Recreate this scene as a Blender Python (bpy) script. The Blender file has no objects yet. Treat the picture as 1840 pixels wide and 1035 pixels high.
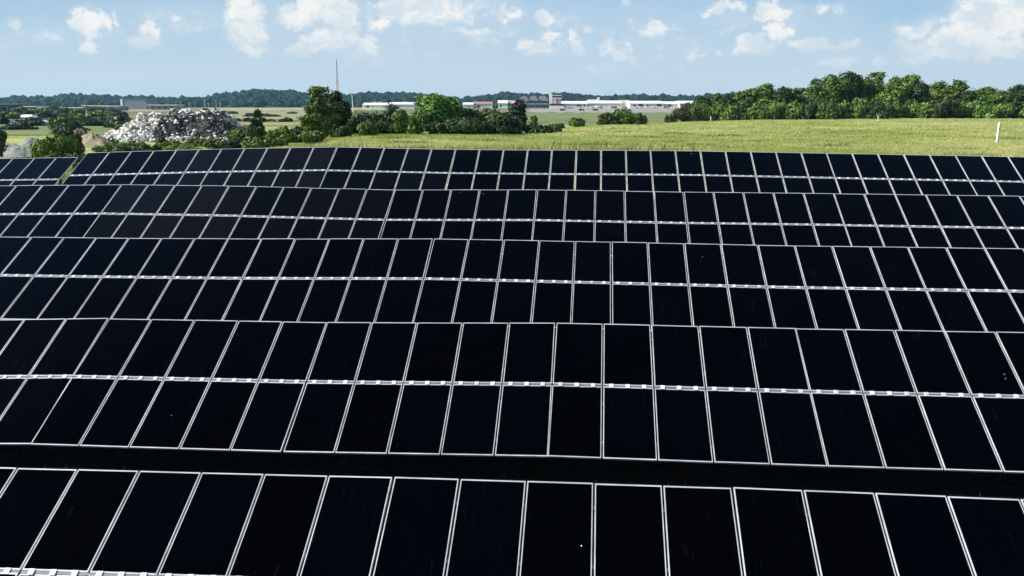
import bpy, bmesh, math, random
import numpy as np
from mathutils import Vector, Matrix
random.seed(7); RNG = np.random.default_rng(11)
S = bpy.context.scene
COL = S.collection

# ------------------------------------------------------------------ camera, sky, sun, exposure
FPX, PITCH, YAW, CZ = 1637.11, 0.198807, 0.089749, 9.0      # focal length for a 1840 px wide frame
cy, sy_ = math.cos(YAW), math.sin(YAW)
cp, sp = math.cos(PITCH), math.sin(PITCH)
cam_d = bpy.data.cameras.new('camera'); cam = bpy.data.objects.new('camera', cam_d); COL.objects.link(cam)
cam_d.sensor_width = 36.0; cam_d.lens = FPX / 1840 * 36.0
cam_d.clip_start = 0.1; cam_d.clip_end = 20000
cam.location = (0, 0, CZ); cam.rotation_euler = (math.pi/2 - PITCH, 0, YAW)
S.camera = cam
S.view_settings.view_transform = 'Standard'; S.view_settings.look = 'None'
S.view_settings.gamma = 1.0; S.view_settings.use_curve_mapping = False
S.view_settings.exposure = 0.7
S.render.engine = 'CYCLES'

SUN_AZ, SUN_EL = math.radians(-101), math.radians(36)        # azimuth from the camera heading, negative = left
sun_c = (math.sin(SUN_AZ)*math.cos(SUN_EL), math.cos(SUN_AZ)*math.cos(SUN_EL), math.sin(SUN_EL))
SUN = Vector((sun_c[0]*cy - sun_c[1]*sy_, sun_c[0]*sy_ + sun_c[1]*cy, sun_c[2]))
sd = bpy.data.lights.new('sun', 'SUN'); so = bpy.data.objects.new('sun', sd); COL.objects.link(so)
sd.energy = 5.0; sd.angle = math.radians(0.53); sd.color = (1.0, 0.95, 0.87)
so.rotation_euler = SUN.to_track_quat('Z', 'Y').to_euler(); so.location = (0, 0, 60)

W = bpy.data.worlds.new('World'); S.world = W; W.use_nodes = True
wt = W.node_tree; wt.nodes.clear()
def wn(t, **k):
    n = wt.nodes.new(t)
    for a, b in k.items(): setattr(n, a, b)
    return n
def lk(a, b): wt.links.new(a, b)
def M_(op, a, b=None, c=None, clamp=False):
    n = wn('ShaderNodeMath', operation=op, use_clamp=clamp)
    for i, v in enumerate((a, b, c)):
        if v is None: continue
        if isinstance(v, (int, float)): n.inputs[i].default_value = v
        else: lk(v, n.inputs[i])
    return n.outputs[0]
def SST(x, a, b):
    n = wn('ShaderNodeMapRange', interpolation_type='SMOOTHSTEP'); lk(x, n.inputs[0])
    n.inputs[1].default_value = a; n.inputs[2].default_value = b
    return n.outputs[0]
sky = wn('ShaderNodeTexSky', sky_type='NISHITA'); sky.sun_disc = False
sky.sun_elevation = SUN_EL; sky.sun_rotation = math.atan2(SUN.x, SUN.y)
sky.altitude = 100; sky.air_density = 1.0; sky.dust_density = 0.35; sky.ozone_density = 3.0
SKY_K = 0.062
tint = wn('ShaderNodeMix', data_type='RGBA', blend_type='MULTIPLY'); tint.inputs[0].default_value = 1
lk(sky.outputs[0], tint.inputs[6]); tint.inputs[7].default_value = (0.95, 0.93, 1.08, 1)
geo = wn('ShaderNodeTexCoord')
def dotc(v):
    n = wn('ShaderNodeVectorMath', operation='DOT_PRODUCT'); lk(geo.outputs['Generated'], n.inputs[0]); n.inputs[1].default_value = v
    return n.outputs['Value']
dx, dy, dz = dotc((cy, sy_, 0)), dotc((-sy_, cy, 0)), dotc((0, 0, 1))
az = M_('ARCTAN2', dx, dy); el = M_('ARCSINE', dz)
uv = wn('ShaderNodeCombineXYZ'); lk(az, uv.inputs[0]); lk(el, uv.inputs[1])
def noise(vec, scale, detail, rough, sc=(1, 1, 1), dist=0.0):
    m = wn('ShaderNodeMapping'); m.inputs['Scale'].default_value = sc; lk(vec, m.inputs[0])
    n = wn('ShaderNodeTexNoise'); n.inputs['Scale'].default_value = scale; n.inputs['Detail'].default_value = detail
    n.inputs['Roughness'].default_value = rough; n.inputs['Distortion'].default_value = dist; lk(m.outputs[0], n.inputs['Vector'])
    return n.outputs['Fac']
def px_dir(px, py):
    xr, up, fw = (px-920)/FPX, (517.5-py)/FPX, 1.0
    y = fw*cp + up*sp; z = -fw*sp + up*cp
    l = math.sqrt(xr*xr+y*y+z*z)
    return math.atan2(xr, y), math.asin(z/l)
# each cloud stands in its own direction of the sky: (x, y, half width, half height, thickness)
CLOUDS = [(440,42,36,46,1),(448,72,18,24,.9),(556,18,50,30,1),(612,40,26,52,1),(580,74,30,18,1),(536,88,24,12,.9),
 (662,76,24,22,.9),(645,98,14,10,.6),(768,10,95,32,1),(690,40,26,14,.9),(150,46,19,24,.9),(157,84,17,15,.8),(176,34,11,13,.8),(207,37,11,9,.7),
 (256,76,20,13,.8),(276,58,12,16,.8),(38,45,14,8,.6),(915,25,22,13,.7),(975,30,22,14,.9),(958,85,27,17,.85),(980,68,12,12,.8),(1022,62,16,20,.7),
 (1036,90,18,13,.8),(1065,45,16,8,.7),(1098,88,22,14,.7),(1074,122,30,13,.75),(1115,104,18,12,.7),(1134,112,11,8,.6),(1176,54,28,11,.75),(1225,50,18,6,.4),
 (1243,108,13,9,.75),(1233,128,9,6,.6),(1284,98,9,8,.55),(1388,16,22,22,1),(1398,54,20,16,1),(1360,76,32,17,1),(1334,94,20,8,.8),(1458,77,40,9,.9),
 (1515,72,15,10,.9),(1500,106,24,11,.7),(1300,6,38,9,.75),(1484,18,22,10,.5),(1800,20,60,45,1.1),(1756,58,46,34,1.1),(1704,84,56,24,1.05),(1800,84,70,20,1),
 (1655,50,32,14,.8),(1640,84,22,20,.8),(1690,103,60,8,.8),(1585,118,13,13,.6),(1436,121,14,5,.4),(1330,42,32,10,.35),(875,128,24,9,.45),(870,58,60,8,.5),
 (1125,6,14,10,.4),(60,64,70,12,.25),(330,45,60,25,.25),(850,75,70,12,.3),(1010,60,60,40,.2),(700,100,120,25,.15),(1180,80,90,40,.2)]
# domain warp gives the cauliflower edges
wv = wn('ShaderNodeTexNoise'); wv.inputs['Scale'].default_value = 22; wv.inputs['Detail'].default_value = 8; wv.inputs['Roughness'].default_value = .65; lk(uv.outputs[0], wv.inputs['Vector'])
w1 = wn('ShaderNodeVectorMath', operation='SUBTRACT'); lk(wv.outputs['Color'], w1.inputs[0]); w1.inputs[1].default_value = (.5, .5, .5)
w2 = wn('ShaderNodeVectorMath', operation='MULTIPLY'); lk(w1.outputs[0], w2.inputs[0]); w2.inputs[1].default_value = (.066, .050, 0)
w3 = wn('ShaderNodeVectorMath', operation='ADD'); lk(uv.outputs[0], w3.inputs[0]); lk(w2.outputs[0], w3.inputs[1])
def blobs(src, pick):
    d_ = None
    for (x, y, a, b, t) in pick:
        u, v = px_dir(x, y)
        s = wn('ShaderNodeVectorMath', operation='SUBTRACT'); lk(src, s.inputs[0]); s.inputs[1].default_value = (u, v, 0)
        m = wn('ShaderNodeVectorMath', operation='MULTIPLY'); lk(s.outputs[0], m.inputs[0]); m.inputs[1].default_value = (FPX/a/1.22, FPX/b/1.20, 0)
        l = wn('ShaderNodeVectorMath', operation='DOT_PRODUCT'); lk(m.outputs[0], l.inputs[0]); lk(m.outputs[0], l.inputs[1])
        e_ = M_('MULTIPLY_ADD', l.outputs['Value'], -t, t)
        d_ = e_ if d_ is None else M_('MAXIMUM', d_, e_)
    return M_('MAXIMUM', d_, -1.5)
dens = blobs(w3.outputs[0], CLOUDS)
fine = noise(uv.outputs[0], 75, 6, 0.62, (1, 1.15, 1))
# thin vapour trailing from the lower right of the bigger clouds
sh = wn('ShaderNodeVectorMath', operation='ADD'); lk(w3.outputs[0], sh.inputs[0]); sh.inputs[1].default_value = (-.016, .011, 0)
big = blobs(sh.outputs[0], [(x, y, a*1.25, b*1.15, t) for (x, y, a, b, t) in CLOUDS if a*b > 330 and t > .5])
cum = SST(M_('MULTIPLY_ADD', fine, 2.0, M_('ADD', dens, -1.02)), -.12, 0.62)
cum2 = M_('MULTIPLY', SST(M_('MULTIPLY_ADD', fine, .7, M_('MAXIMUM', big, M_('ADD', dens, -.25))), -1.0, 0.9), .80)          # thin mist round each cloud
veil = M_('MULTIPLY', SST(noise(uv.outputs[0], 7, 6, 0.55, (1, 3.0, 1)), 0.36, 0.72), .66)
# the rest of the sky carries the same scattered cumulus, higher up and behind the viewer
pl = wn('ShaderNodeCombineXYZ'); den = M_('ADD', M_('MAXIMUM', dz, 0.0), 0.12)
lk(M_('DIVIDE', dx, den), pl.inputs[0]); lk(M_('DIVIDE', dy, den), pl.inputs[1])
high = SST(noise(pl.outputs[0], 1.5, 7, 0.55), 0.56, 0.72)
high = M_('MULTIPLY', high, M_('MULTIPLY', SST(el, 0.125, 0.22), 0.75))
front = M_('MULTIPLY', M_('MAXIMUM', cum, cum2), M_('SUBTRACT', 1.0, SST(el, 0.13, 0.24)))
back = M_('MULTIPLY', SST(noise(uv.outputs[0], 7, 7, 0.6, (1, 2.2, 1)), 0.56, 0.66), SST(M_('ABSOLUTE', az), 0.62, 0.8))
back = M_('MULTIPLY', back, M_('SUBTRACT', 1.0, SST(el, 0.13, 0.24)))
cl = M_('MAXIMUM', M_('MAXIMUM', front, high), M_('MAXIMUM', veil, back), clamp=True)
relief = M_('ADD', M_('MULTIPLY', SST(noise(w3.outputs[0], 30, 5, 0.6, (1, 1.4, 1)), 0.40, 0.60), .65), M_('MULTIPLY', SST(dens, -.2, .8), .35))
cc = wn('ShaderNodeMix', data_type='RGBA'); lk(M_('MULTIPLY', relief, M_('MULTIPLY', cum, SST(el, .01, .085))), cc.inputs[0])
cc.inputs[6].default_value = (0.57, 0.72, 0.855, 1); cc.inputs[7].default_value = (0.97, 0.97, 0.95, 1)
bk = wn('ShaderNodeBackground'); bk.inputs[1].default_value = SKY_K
# summer mist low in the air: the blue pales towards the horizon, all the way round
mist = wn('ShaderNodeMix', data_type='RGBA'); lk(SST(el, 0.0, 0.13), mist.inputs[0])
mist.inputs[6].default_value = (0.66*9.0, 0.80*9.0, 0.90*9.0, 1); mist.inputs[7].default_value = (0.36*9.0, 0.595*9.0, 0.84*9.0, 1)
msk = wn('ShaderNodeMix', data_type='RGBA'); lk(M_('SUBTRACT', 1.0, M_('MULTIPLY', SST(el, 0.10, 0.75), 1.0)), msk.inputs[0])
lk(tint.outputs[2], msk.inputs[6]); lk(mist.outputs[2], msk.inputs[7]); lk(msk.outputs[2], bk.inputs[0])
bc = wn('ShaderNodeBackground'); lk(cc.outputs[2], bc.inputs[0]); bc.inputs[1].default_value = 0.585
mx = wn('ShaderNodeMixShader'); lk(cl, mx.inputs[0]); lk(bk.outputs[0], mx.inputs[1]); lk(bc.outputs[0], mx.inputs[2])
wo = wn('ShaderNodeOutputWorld'); lk(mx.outputs[0], wo.inputs[0])

# ------------------------------------------------------------------ helpers
def tag(o, label=None, cat=None, group=None, kind=None):
    if label: o['label'] = label
    if cat: o['category'] = cat
    if group: o['group'] = group
    if kind: o['kind'] = kind
    return o
def link(name, me, parent=None, mat=None):
    o = bpy.data.objects.new(name, me); COL.objects.link(o)
    if mat is not None and me is not None and not me.materials: me.materials.append(mat)
    if parent is not None: o.parent = parent
    return o
def empty(name, loc, rz=0.0):
    o = bpy.data.objects.new(name, None); COL.objects.link(o); o.location = loc; o.rotation_euler = (0, 0, rz)
    o.empty_display_size = 0.3
    return o
def np_mesh(name, V, F, mat=None, smooth=False):
    """V (n,3); F (m,k) all polygons with k corners"""
    V = np.asarray(V, np.float32); F = np.asarray(F, np.int32)
    me = bpy.data.meshes.new(name)
    me.vertices.add(len(V)); me.vertices.foreach_set('co', V.ravel())
    k = F.shape[1]; me.loops.add(F.size); me.loops.foreach_set('vertex_index', F.ravel())
    me.polygons.add(len(F)); me.polygons.foreach_set('loop_start', np.arange(0, F.size, k, dtype=np.int32))
    if smooth: me.polygons.foreach_set('use_smooth', np.ones(len(F), bool))
    me.update(calc_edges=True)
    if mat: me.materials.append(mat)
    return me
class MB:
    """collects boxes / tubes into one mesh"""
    def __init__(s): s.v = []; s.f = []
    def add(s, vs, fs):
        n = len(s.v); s.v += [tuple(v) for v in vs]; s.f += [tuple(i+n for i in f) for f in fs]
    def box(s, x0, x1, y0, y1, z0, z1):
        s.add([(x0,y0,z0),(x1,y0,z0),(x1,y1,z0),(x0,y1,z0),(x0,y0,z1),(x1,y0,z1),(x1,y1,z1),(x0,y1,z1)],
              [(0,3,2,1),(4,5,6,7),(0,1,5,4),(1,2,6,5),(2,3,7,6),(3,0,4,7)]); return s
    def prism(s, prof, y0, y1):
        """profile (x,z) extruded along y"""
        n = len(prof)
        s.add([(x, y0, z) for x, z in prof]+[(x, y1, z) for x, z in prof],
              [tuple(range(n)), tuple(range(2*n-1, n-1, -1))]+[(i, i+n, (i+1) % n+n, (i+1) % n) for i in range(n)]); return s
    def tube(s, pts, rad, n=6):
        pts = [Vector(p) for p in pts]; rings = []
        for i, p in enumerate(pts):
            t = (pts[min(i+1, len(pts)-1)]-pts[max(i-1, 0)]).normalized()
            a = t.orthogonal().normalized(); b = t.cross(a); r = rad[i] if hasattr(rad, '__len__') else rad
            rings.append([p+a*(r*math.cos(2*math.pi*k/n))+b*(r*math.sin(2*math.pi*k/n)) for k in range(n)])
        vs = [v for r in rings for v in r]; fs = []
        for i in range(len(rings)-1):
            for k in range(n): fs.append((i*n+k, i*n+(k+1) % n, (i+1)*n+(k+1) % n, (i+1)*n+k))
        fs.append(tuple(range(n-1, -1, -1))); fs.append(tuple(range((len(rings)-1)*n, len(rings)*n)))
        s.add(vs, fs); return s
    def mesh(s, name, mat=None, smooth=False):
        me = bpy.data.meshes.new(name); me.from_pydata(s.v, [], s.f)
        if smooth:
            for p in me.polygons: p.use_smooth = True
        me.update()
        if mat: me.materials.append(mat)
        return me
    def build(s, name, mat, parent=None, smooth=False): return link(name, s.mesh(name, mat, smooth), parent)

def mat(name, col, rough=0.8, spec=0.3, metal=0.0, var=None, nscale=4.0, isl=0.0, objr=0.0, bump=0.0, bscale=30.0, trans=0.0, col2=None, det=6.0, lo=0.35, hi=0.65):
    m = bpy.data.materials.new(name); m.use_nodes = True; t = m.node_tree; b = t.nodes['Principled BSDF']
    b.inputs['Roughness'].default_value = rough; b.inputs['Specular IOR Level'].default_value = spec; b.inputs['Metallic'].default_value = metal
    b.inputs['Base Color'].default_value = (*col, 1); out = None
    if var or col2:
        g = t.nodes.new('ShaderNodeNewGeometry')
        n = t.nodes.new('ShaderNodeTexNoise'); n.inputs['Scale'].default_value = nscale; n.inputs['Detail'].default_value = det; n.inputs['Roughness'].default_value = .6
        t.links.new(g.outputs['Position'], n.inputs['Vector'])
        r = t.nodes.new('ShaderNodeMapRange'); t.links.new(n.outputs['Fac'], r.inputs[0]); r.inputs[1].default_value = lo; r.inputs[2].default_value = hi
        x = t.nodes.new('ShaderNodeMix'); x.data_type = 'RGBA'; t.links.new(r.outputs[0], x.inputs[0])
        c2 = col2 or tuple(c*var for c in col)
        x.inputs[6].default_value = (*col, 1); x.inputs[7].default_value = (*c2, 1); out = x.outputs[2]
    def scalev(src, lo_, hi_):
        nonlocal out
        r = t.nodes.new('ShaderNodeMapRange'); t.links.new(src, r.inputs[0]); r.inputs[3].default_value = lo_; r.inputs[4].default_value = hi_
        h = t.nodes.new('ShaderNodeHueSaturation'); t.links.new(r.outputs[0], h.inputs['Value'])
        if out is None: h.inputs['Color'].default_value = (*col, 1)
        else: t.links.new(out, h.inputs['Color'])
        out = h.outputs[0]
    if isl:
        g2 = t.nodes.new('ShaderNodeNewGeometry'); scalev(g2.outputs['Random Per Island'], 1-isl, 1+isl)
    if objr:
        oi = t.nodes.new('ShaderNodeObjectInfo'); scalev(oi.outputs['Random'], 1-objr, 1+objr)
    if out is not None: t.links.new(out, b.inputs['Base Color'])
    if bump:
        g3 = t.nodes.new('ShaderNodeNewGeometry')
        n2 = t.nodes.new('ShaderNodeTexNoise'); n2.inputs['Scale'].default_value = bscale; n2.inputs['Detail'].default_value = 5
        t.links.new(g3.outputs['Position'], n2.inputs['Vector'])
        bp = t.nodes.new('ShaderNodeBump'); bp.inputs['Strength'].default_value = bump; t.links.new(n2.outputs['Fac'], bp.inputs['Height']); t.links.new(bp.outputs[0], b.inputs['Normal'])
    if trans:
        tr = t.nodes.new('ShaderNodeBsdfTranslucent'); mxs = t.nodes.new('ShaderNodeMixShader'); mxs.inputs[0].default_value = trans
        if out is not None: t.links.new(out, tr.inputs[0])
        else: tr.inputs[0].default_value = (*col, 1)
        t.links.new(b.outputs[0], mxs.inputs[1]); t.links.new(tr.outputs[0], mxs.inputs[2]); t.links.new(mxs.outputs[0], t.nodes['Material Output'].inputs[0])
    return m

# ------------------------------------------------------------------ places
def to_world(xc, yc): return xc*cy - yc*sy_, xc*sy_ + yc*cy
def to_cam(x, y): return x*cy + y*sy_, -x*sy_ + y*cy
TABLES = [
('A', -4, 1, -13.197, 12.984, -5.759, 0.99989, -0.00453, 0.01439, 27.82) ,
('A', 1, 6, -8.098, 12.961, -5.685, 0.99989, -0.00453, 0.01439, 27.82) ,
('A', 6, 11, -2.982, 12.937, -5.61, 0.99996, -0.00453, 0.00747, 27.82) ,
('A', 11, 16, 2.123, 12.914, -5.565, 0.99998, -0.00453, -0.00379, 27.82) ,
('A', 16, 21, 7.223, 12.891, -5.584, 0.99998, -0.00453, -0.00379, 27.82) ,
('B', -3, 2, -16.069, 19.352, -4.956, 0.99942, -0.00293, 0.03402, 28.2) ,
('B', 2, 7, -10.978, 19.337, -4.786, 0.99998, -0.00293, 0.00553, 28.2) ,
('B', 7, 12, -5.882, 19.322, -4.757, 0.99981, -0.00293, 0.01919, 28.2) ,
('B', 12, 17, -0.772, 19.307, -4.657, 0.99999, -0.00293, -0.00159, 28.2) ,
('B', 17, 22, 4.304, 19.292, -4.662, 0.99999, -0.00293, 0.00449, 28.2) ,
('C', -3, 2, -19.898, 25.792, -3.917, 0.99999, 0.00067, 0.00337, 27.79) ,
('C', 2, 7, -14.813, 25.796, -3.906, 0.99998, 0.00067, 0.00615, 27.79) ,
('C', 7, 12, -9.716, 25.799, -3.874, 0.9999, 0.00067, 0.01448, 27.79) ,
('C', 12, 17, -4.594, 25.802, -3.796, 0.99998, 0.00067, -0.00643, 27.79) ,
('C', 17, 22, 0.519, 25.806, -3.831, 0.99997, 0.00067, -0.00769, 27.79) ,
('C', 22, 27, 5.607, 25.809, -3.866, 1.0, 0.00067, 0.00058, 27.79) ,
('C', 27, 32, 10.707, 25.813, -3.863, 1.0, 0.00067, 0.00058, 27.79) ,
('D', -1, 4, -22.409, 32.183, -2.97, 0.99986, 0.00137, 0.01669, 28.25) ,
('D', 4, 9, -17.311, 32.19, -2.88, 0.99998, 0.00137, -0.00564, 28.25) ,
('D', 9, 14, -12.21, 32.197, -2.916, 0.99988, 0.00137, -0.01567, 28.25) ,
('D', 14, 19, -7.111, 32.204, -2.994, 0.99996, 0.00137, 0.00925, 28.25) ,
('D', 19, 24, -1.998, 32.211, -2.946, 0.99997, 0.00137, -0.0081, 28.25) ,
('D', 24, 29, 3.109, 32.218, -2.986, 1.0, 0.00137, -0.0021, 28.25) ,
('D', 29, 34, 8.204, 32.225, -3.003, 0.99998, 0.00137, -0.00536, 28.25) ,
('D', 34, 39, 13.304, 32.232, -3.03, 0.99998, 0.00137, -0.00536, 28.25) ,
('E', 0, 6, -22.214, 38.593, -2.074, 0.99951, 0.00171, 0.03121, 28.15) ,
('E', 6, 11, -16.093, 38.604, -1.881, 0.99979, 0.00171, 0.02043, 28.15) ,
('E', 11, 16, -10.975, 38.613, -1.784, 0.99988, 0.00171, -0.01529, 28.15) ,
('E', 16, 21, -5.87, 38.621, -1.861, 0.99999, 0.00171, -0.00304, 28.15) ,
('E', 21, 26, -0.758, 38.63, -1.871, 1.0, 0.00171, -0.0011, 28.15) ,
('E', 26, 31, 4.354, 38.639, -1.881, 0.9999, 0.00171, -0.01416, 28.15) ,
('E', 31, 36, 9.443, 38.647, -1.957, 0.99992, 0.00171, -0.01282, 28.15) ,
('E', 36, 41, 14.528, 38.656, -2.019, 0.99982, 0.00171, -0.0189, 28.15) ,
('F', -2, 3, -28.188, 39.285, -2.418, 0.99977, 0.01069, 0.01868, 27.24) ,
]
MODW, MODL, MIDGAP, PITCHW = 0.989, 1.843, 0.05, 1.02
SPAN = 2*MODL + MIDGAP
# ground height under each row (x, y, z), taken from the low edges of the tables
CLEAR = 0.60
def row_profiles():
    rows = {}
    for (r, a, b, x, y, z, dx_, dy_, dz_, th) in TABLES:
        if r == 'F': continue
        for k in (0.5, 4.5):
            rows.setdefault(r, []).append((x+dx_*k*PITCHW, y, z+dz_*k*PITCHW, th))
    out = []
    for r in 'ABCDE':
        P = np.array(rows[r]); th = math.radians(P[0, 3])
        out.append((P[:, 1].mean()-SPAN*math.cos(th), P[:, 0], P[:, 2]-SPAN*math.sin(th)-CLEAR))
    return out
ROWP = row_profiles()
def ground_near(x, y):
    Z = np.array([np.interp(x, xs, zs) for (_, xs, zs) in ROWP]); Y = [r[0] for r in ROWP]
    x = np.asarray(x, float); y = np.asarray(y, float)
    # continue the slope in front of the first row, and behind the last one
    zf = Z[0] - (Y[0]-np.clip(y, -60, Y[0]))*0.138
    out = zf.copy()
    for i in range(len(Y)-1):
        t = np.clip((y-Y[i])/(Y[i+1]-Y[i]), 0, 1)
        out = np.where(y > Y[i], Z[i]*(1-t)+Z[i+1]*t, out)
    out = np.where(y > Y[-1], Z[-1]+(y-Y[-1])*0.10, out)
    return out
YK = np.array([44, 60, 75, 85, 100, 115, 140, 165, 180, 220, 260, 330, 400, 520, 700, 1200, 2000, 6000, 12000.])
#          44    60    75    85   100   115   140   165   180   220   260   330   400   520   700  1200  2000  6000 12000
PROF = [(-400, [-5.0,-5.4,-5.6,-5.7,-5.8,-5.9,-6.1,-6.3,-6.4,-6.7,-6.9,-7.0,-6.9,-6.8,-6.5,-5.6,-5.5,-8,-8]),
        (  60, [-4.8,-5.1,-5.4,-5.5,-5.7,-5.8,-6.1,-6.3,-6.4,-6.7,-6.9,-7.0,-6.9,-6.8,-6.5,-5.6,-5.5,-8,-8]),
        ( 220, [-3.9,-4.1,-4.4,-4.7,-5.1,-5.4,-5.9,-6.2,-6.4,-6.7,-6.9,-7.0,-6.9,-6.8,-6.5,-5.4,-5.5,-8,-8]),
        ( 400, [-3.5,-3.6,-4.0,-4.2,-4.7,-5.1,-5.7,-6.1,-6.3,-6.6,-6.8,-6.9,-6.9,-6.7,-6.4,-5.2,-5.5,-8,-8]),
        ( 540, [-3.4,-3.2,-3.5,-3.8,-4.2,-4.6,-5.3,-5.8,-6.1,-6.5,-6.7,-6.9,-6.9,-6.7,-6.3,-5.0,-5.5,-8,-8]),
        ( 640, [-3.4,-3.1,-3.2,-3.25,-3.4,-3.6,-4.6,-5.4,-5.8,-6.3,-6.6,-6.8,-6.8,-6.6,-6.3,-5.0,-5.5,-8,-8]),
        ( 860, [-3.4,-3.1,-3.2,-3.25,-3.4,-3.5,-4.0,-4.9,-5.4,-6.1,-6.5,-6.8,-6.8,-6.6,-6.3,-5.0,-5.5,-8,-8]),
        (1000, [-3.4,-3.1,-3.2,-3.3,-3.35,-3.45,-3.7,-4.1,-4.6,-5.5,-6.1,-6.8,-6.8,-6.6,-6.3,-5.0,-5.5,-8,-8]),
        (1100, [-3.4,-3.1,-3.2,-3.3,-3.35,-3.4,-3.5,-3.6,-4.1,-5.2,-6.0,-6.8,-6.8,-6.6,-6.3,-5.0,-5.5,-8,-8]),
        (1240, [-3.5,-3.2,-3.25,-3.3,-3.35,-3.4,-3.5,-3.55,-3.6,-4.0,-5.0,-6.4,-6.7,-6.6,-6.3,-5.0,-5.5,-8,-8]),
        (1400, [-3.6,-3.3,-3.3,-3.32,-3.35,-3.4,-3.45,-3.5,-3.5,-3.6,-3.9,-5.4,-6.4,-6.5,-6.3,-5.0,-5.5,-8,-8]),
        (2300, [-3.8,-3.5,-3.4,-3.38,-3.35,-3.3,-3.25,-3.2,-3.2,-3.1,-3.2,-4.2,-5.6,-6.4,-6.3,-5.0,-5.5,-8,-8])]
PU = np.array([(p[0]-920)/FPX for p in PROF]); PZ = np.array([p[1] for p in PROF])
def ground(x, y):
    """height of the ground, world coordinates (camera eye at z = CZ)"""
    x = np.atleast_1d(np.asarray(x, float)); y = np.atleast_1d(np.asarray(y, float))
    xc, yc = to_cam(x, y); ycs = np.maximum(yc, 30.0)
    u = np.clip(xc/(ycs*1.0), PU[0], PU[-1])
    # bilinear in (u, log y)
    ly = np.log(ycs); LK = np.log(YK)
    j = np.clip(np.searchsorted(LK, ly)-1, 0, len(LK)-2); tj = np.clip((ly-LK[j])/(LK[j+1]-LK[j]), 0, 1)
    i = np.clip(np.searchsorted(PU, u)-1, 0, len(PU)-2); ti = np.clip((u-PU[i])/(PU[i+1]-PU[i]), 0, 1)
    ti = ti*ti*(3-2*ti)
    z = (PZ[i, j]*(1-ti)+PZ[i+1, j]*ti)*(1-tj)+(PZ[i, j+1]*(1-ti)+PZ[i+1, j+1]*ti)*tj
    w = np.clip((ycs-60)/60, 0, 1)*np.clip((900-ycs)/500, 0, 1)
    z = z + w*0.10*(np.sin(x*0.11+1.3*np.sin(y*0.05))+0.6*np.sin(y*0.16+x*0.07))
    zn = ground_near(x, y)
    t = np.clip((y-37.5)/8.5, 0, 1); t = t*t*(3-2*t)
    return zn*(1-t)+z*t + CZ
def G(x, y): return float(ground(x, y)[0])
def ray(px, py, yc):
    """point seen at photograph pixel (px, py) at distance yc ahead of the camera"""
    xr, up = (px-920)/FPX, (517.5-py)/FPX
    y = cp + up*sp; z = -sp + up*cp; k = yc/y
    X, Y = to_world(xr*k, yc)
    return Vector((X, Y, CZ+z*k))
def on_ground(px, yc):
    k = yc/ (cp + 0.2*sp) if False else yc
    p = ray(px, 215, yc); return Vector((p.x, p.y, G(p.x, p.y)))
def mpp(yc): return yc/FPX*1.0      # metres per photograph pixel at distance yc

# ------------------------------------------------------------------ materials
GRASS_A, GRASS_B = (0.255, 0.325, 0.072), (0.47, 0.465, 0.19)
M = {}
M['leaf_dark'] = mat('leaf_dark', (0.021, 0.042, 0.010), .6, .25, col2=(0.042, 0.074, 0.016), nscale=.5, isl=.85, objr=.15, trans=.08)
M['leaf_mid'] = mat('leaf_mid', (0.058, 0.104, 0.016), .6, .25, col2=(0.108, 0.165, 0.028), nscale=.5, isl=.8, objr=.18, trans=.10)
M['leaf_bright'] = mat('leaf_bright', (0.080, 0.170, 0.026), .55, .3, col2=(0.150, 0.250, 0.050), nscale=.7, isl=.8, trans=.15)
M['leaf_blue'] = mat('leaf_blue', (0.018, 0.036, 0.026), .6, .25, col2=(0.030, 0.055, 0.036), nscale=.7, isl=.4, trans=.2)
M['leaf_brown'] = mat('leaf_brown', (0.060, 0.048, 0.025), .7, .2, col2=(0.045, 0.060, 0.022), nscale=.6, isl=.4, trans=.15)
M['forest'] = mat('forest', (0.012, 0.032, 0.020), .8, .1, col2=(0.005, 0.016, 0.013), nscale=.02, isl=.35, bump=.9, bscale=.35)
M['weed_dark'] = mat('weed_dark', (0.075, 0.105, 0.03), .7, .2, col2=(0.13, 0.13, 0.06), nscale=.5, isl=.4, trans=.15)
M['bark'] = mat('bark', (0.085, 0.07, 0.055), .9, .2, var=.6, nscale=3)
M['blade'] = mat('blade', GRASS_A, .65, .25, col2=GRASS_B, nscale=.045, isl=.22, trans=.45, lo=.38, hi=.62)
M['weed'] = mat('weed', (0.16, 0.21, 0.05), .7, .2, col2=(0.27, 0.27, 0.12), nscale=.5, isl=.45, trans=.2)
M['white'] = mat('white_paint', (0.78, 0.78, 0.76), .55, .4, var=.88, nscale=.3)
M['offwhite'] = mat('pale_render', (0.66, 0.65, 0.62), .7, .3, var=.85, nscale=.2)
M['roofwhite'] = mat('white_roof', (0.75, 0.74, 0.71), .6, .3, var=.85, nscale=.08)
M['grey'] = mat('grey_sheet', (0.20, 0.235, 0.265), .6, .3, var=.8, nscale=.2)
M['roofgrey'] = mat('grey_roof', (0.30, 0.31, 0.31), .55, .35, var=.8, nscale=.3)
M['red'] = mat('red_panel', (0.42, 0.20, 0.17), .6, .3, var=.8, nscale=.3)
M['pink'] = mat('faded_red_panel', (0.58, 0.38, 0.35), .6, .3, var=.85, nscale=.3)
M['darkglass'] = mat('dark_glass', (0.02, 0.025, 0.03), .2, .5)
M['dark'] = mat('dark_opening', (0.03, 0.032, 0.035), .7, .2)
M['concrete'] = mat('concrete_chunk', (0.56, 0.545, 0.51), .9, .2, var=.6, nscale=1.1, isl=.28, objr=.2, bump=.4, bscale=6)
M['concrete_grey'] = mat('grey_chunk', (0.105, 0.112, 0.112), .9, .2, var=.5, nscale=1.1, isl=.35, objr=.3, bump=.4, bscale=6)
M['soil_dark'] = mat('dark_spoil', (0.030, 0.033, 0.033), .95, .1, var=1.8, nscale=1.2, bump=1.0, bscale=2.5)
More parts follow.
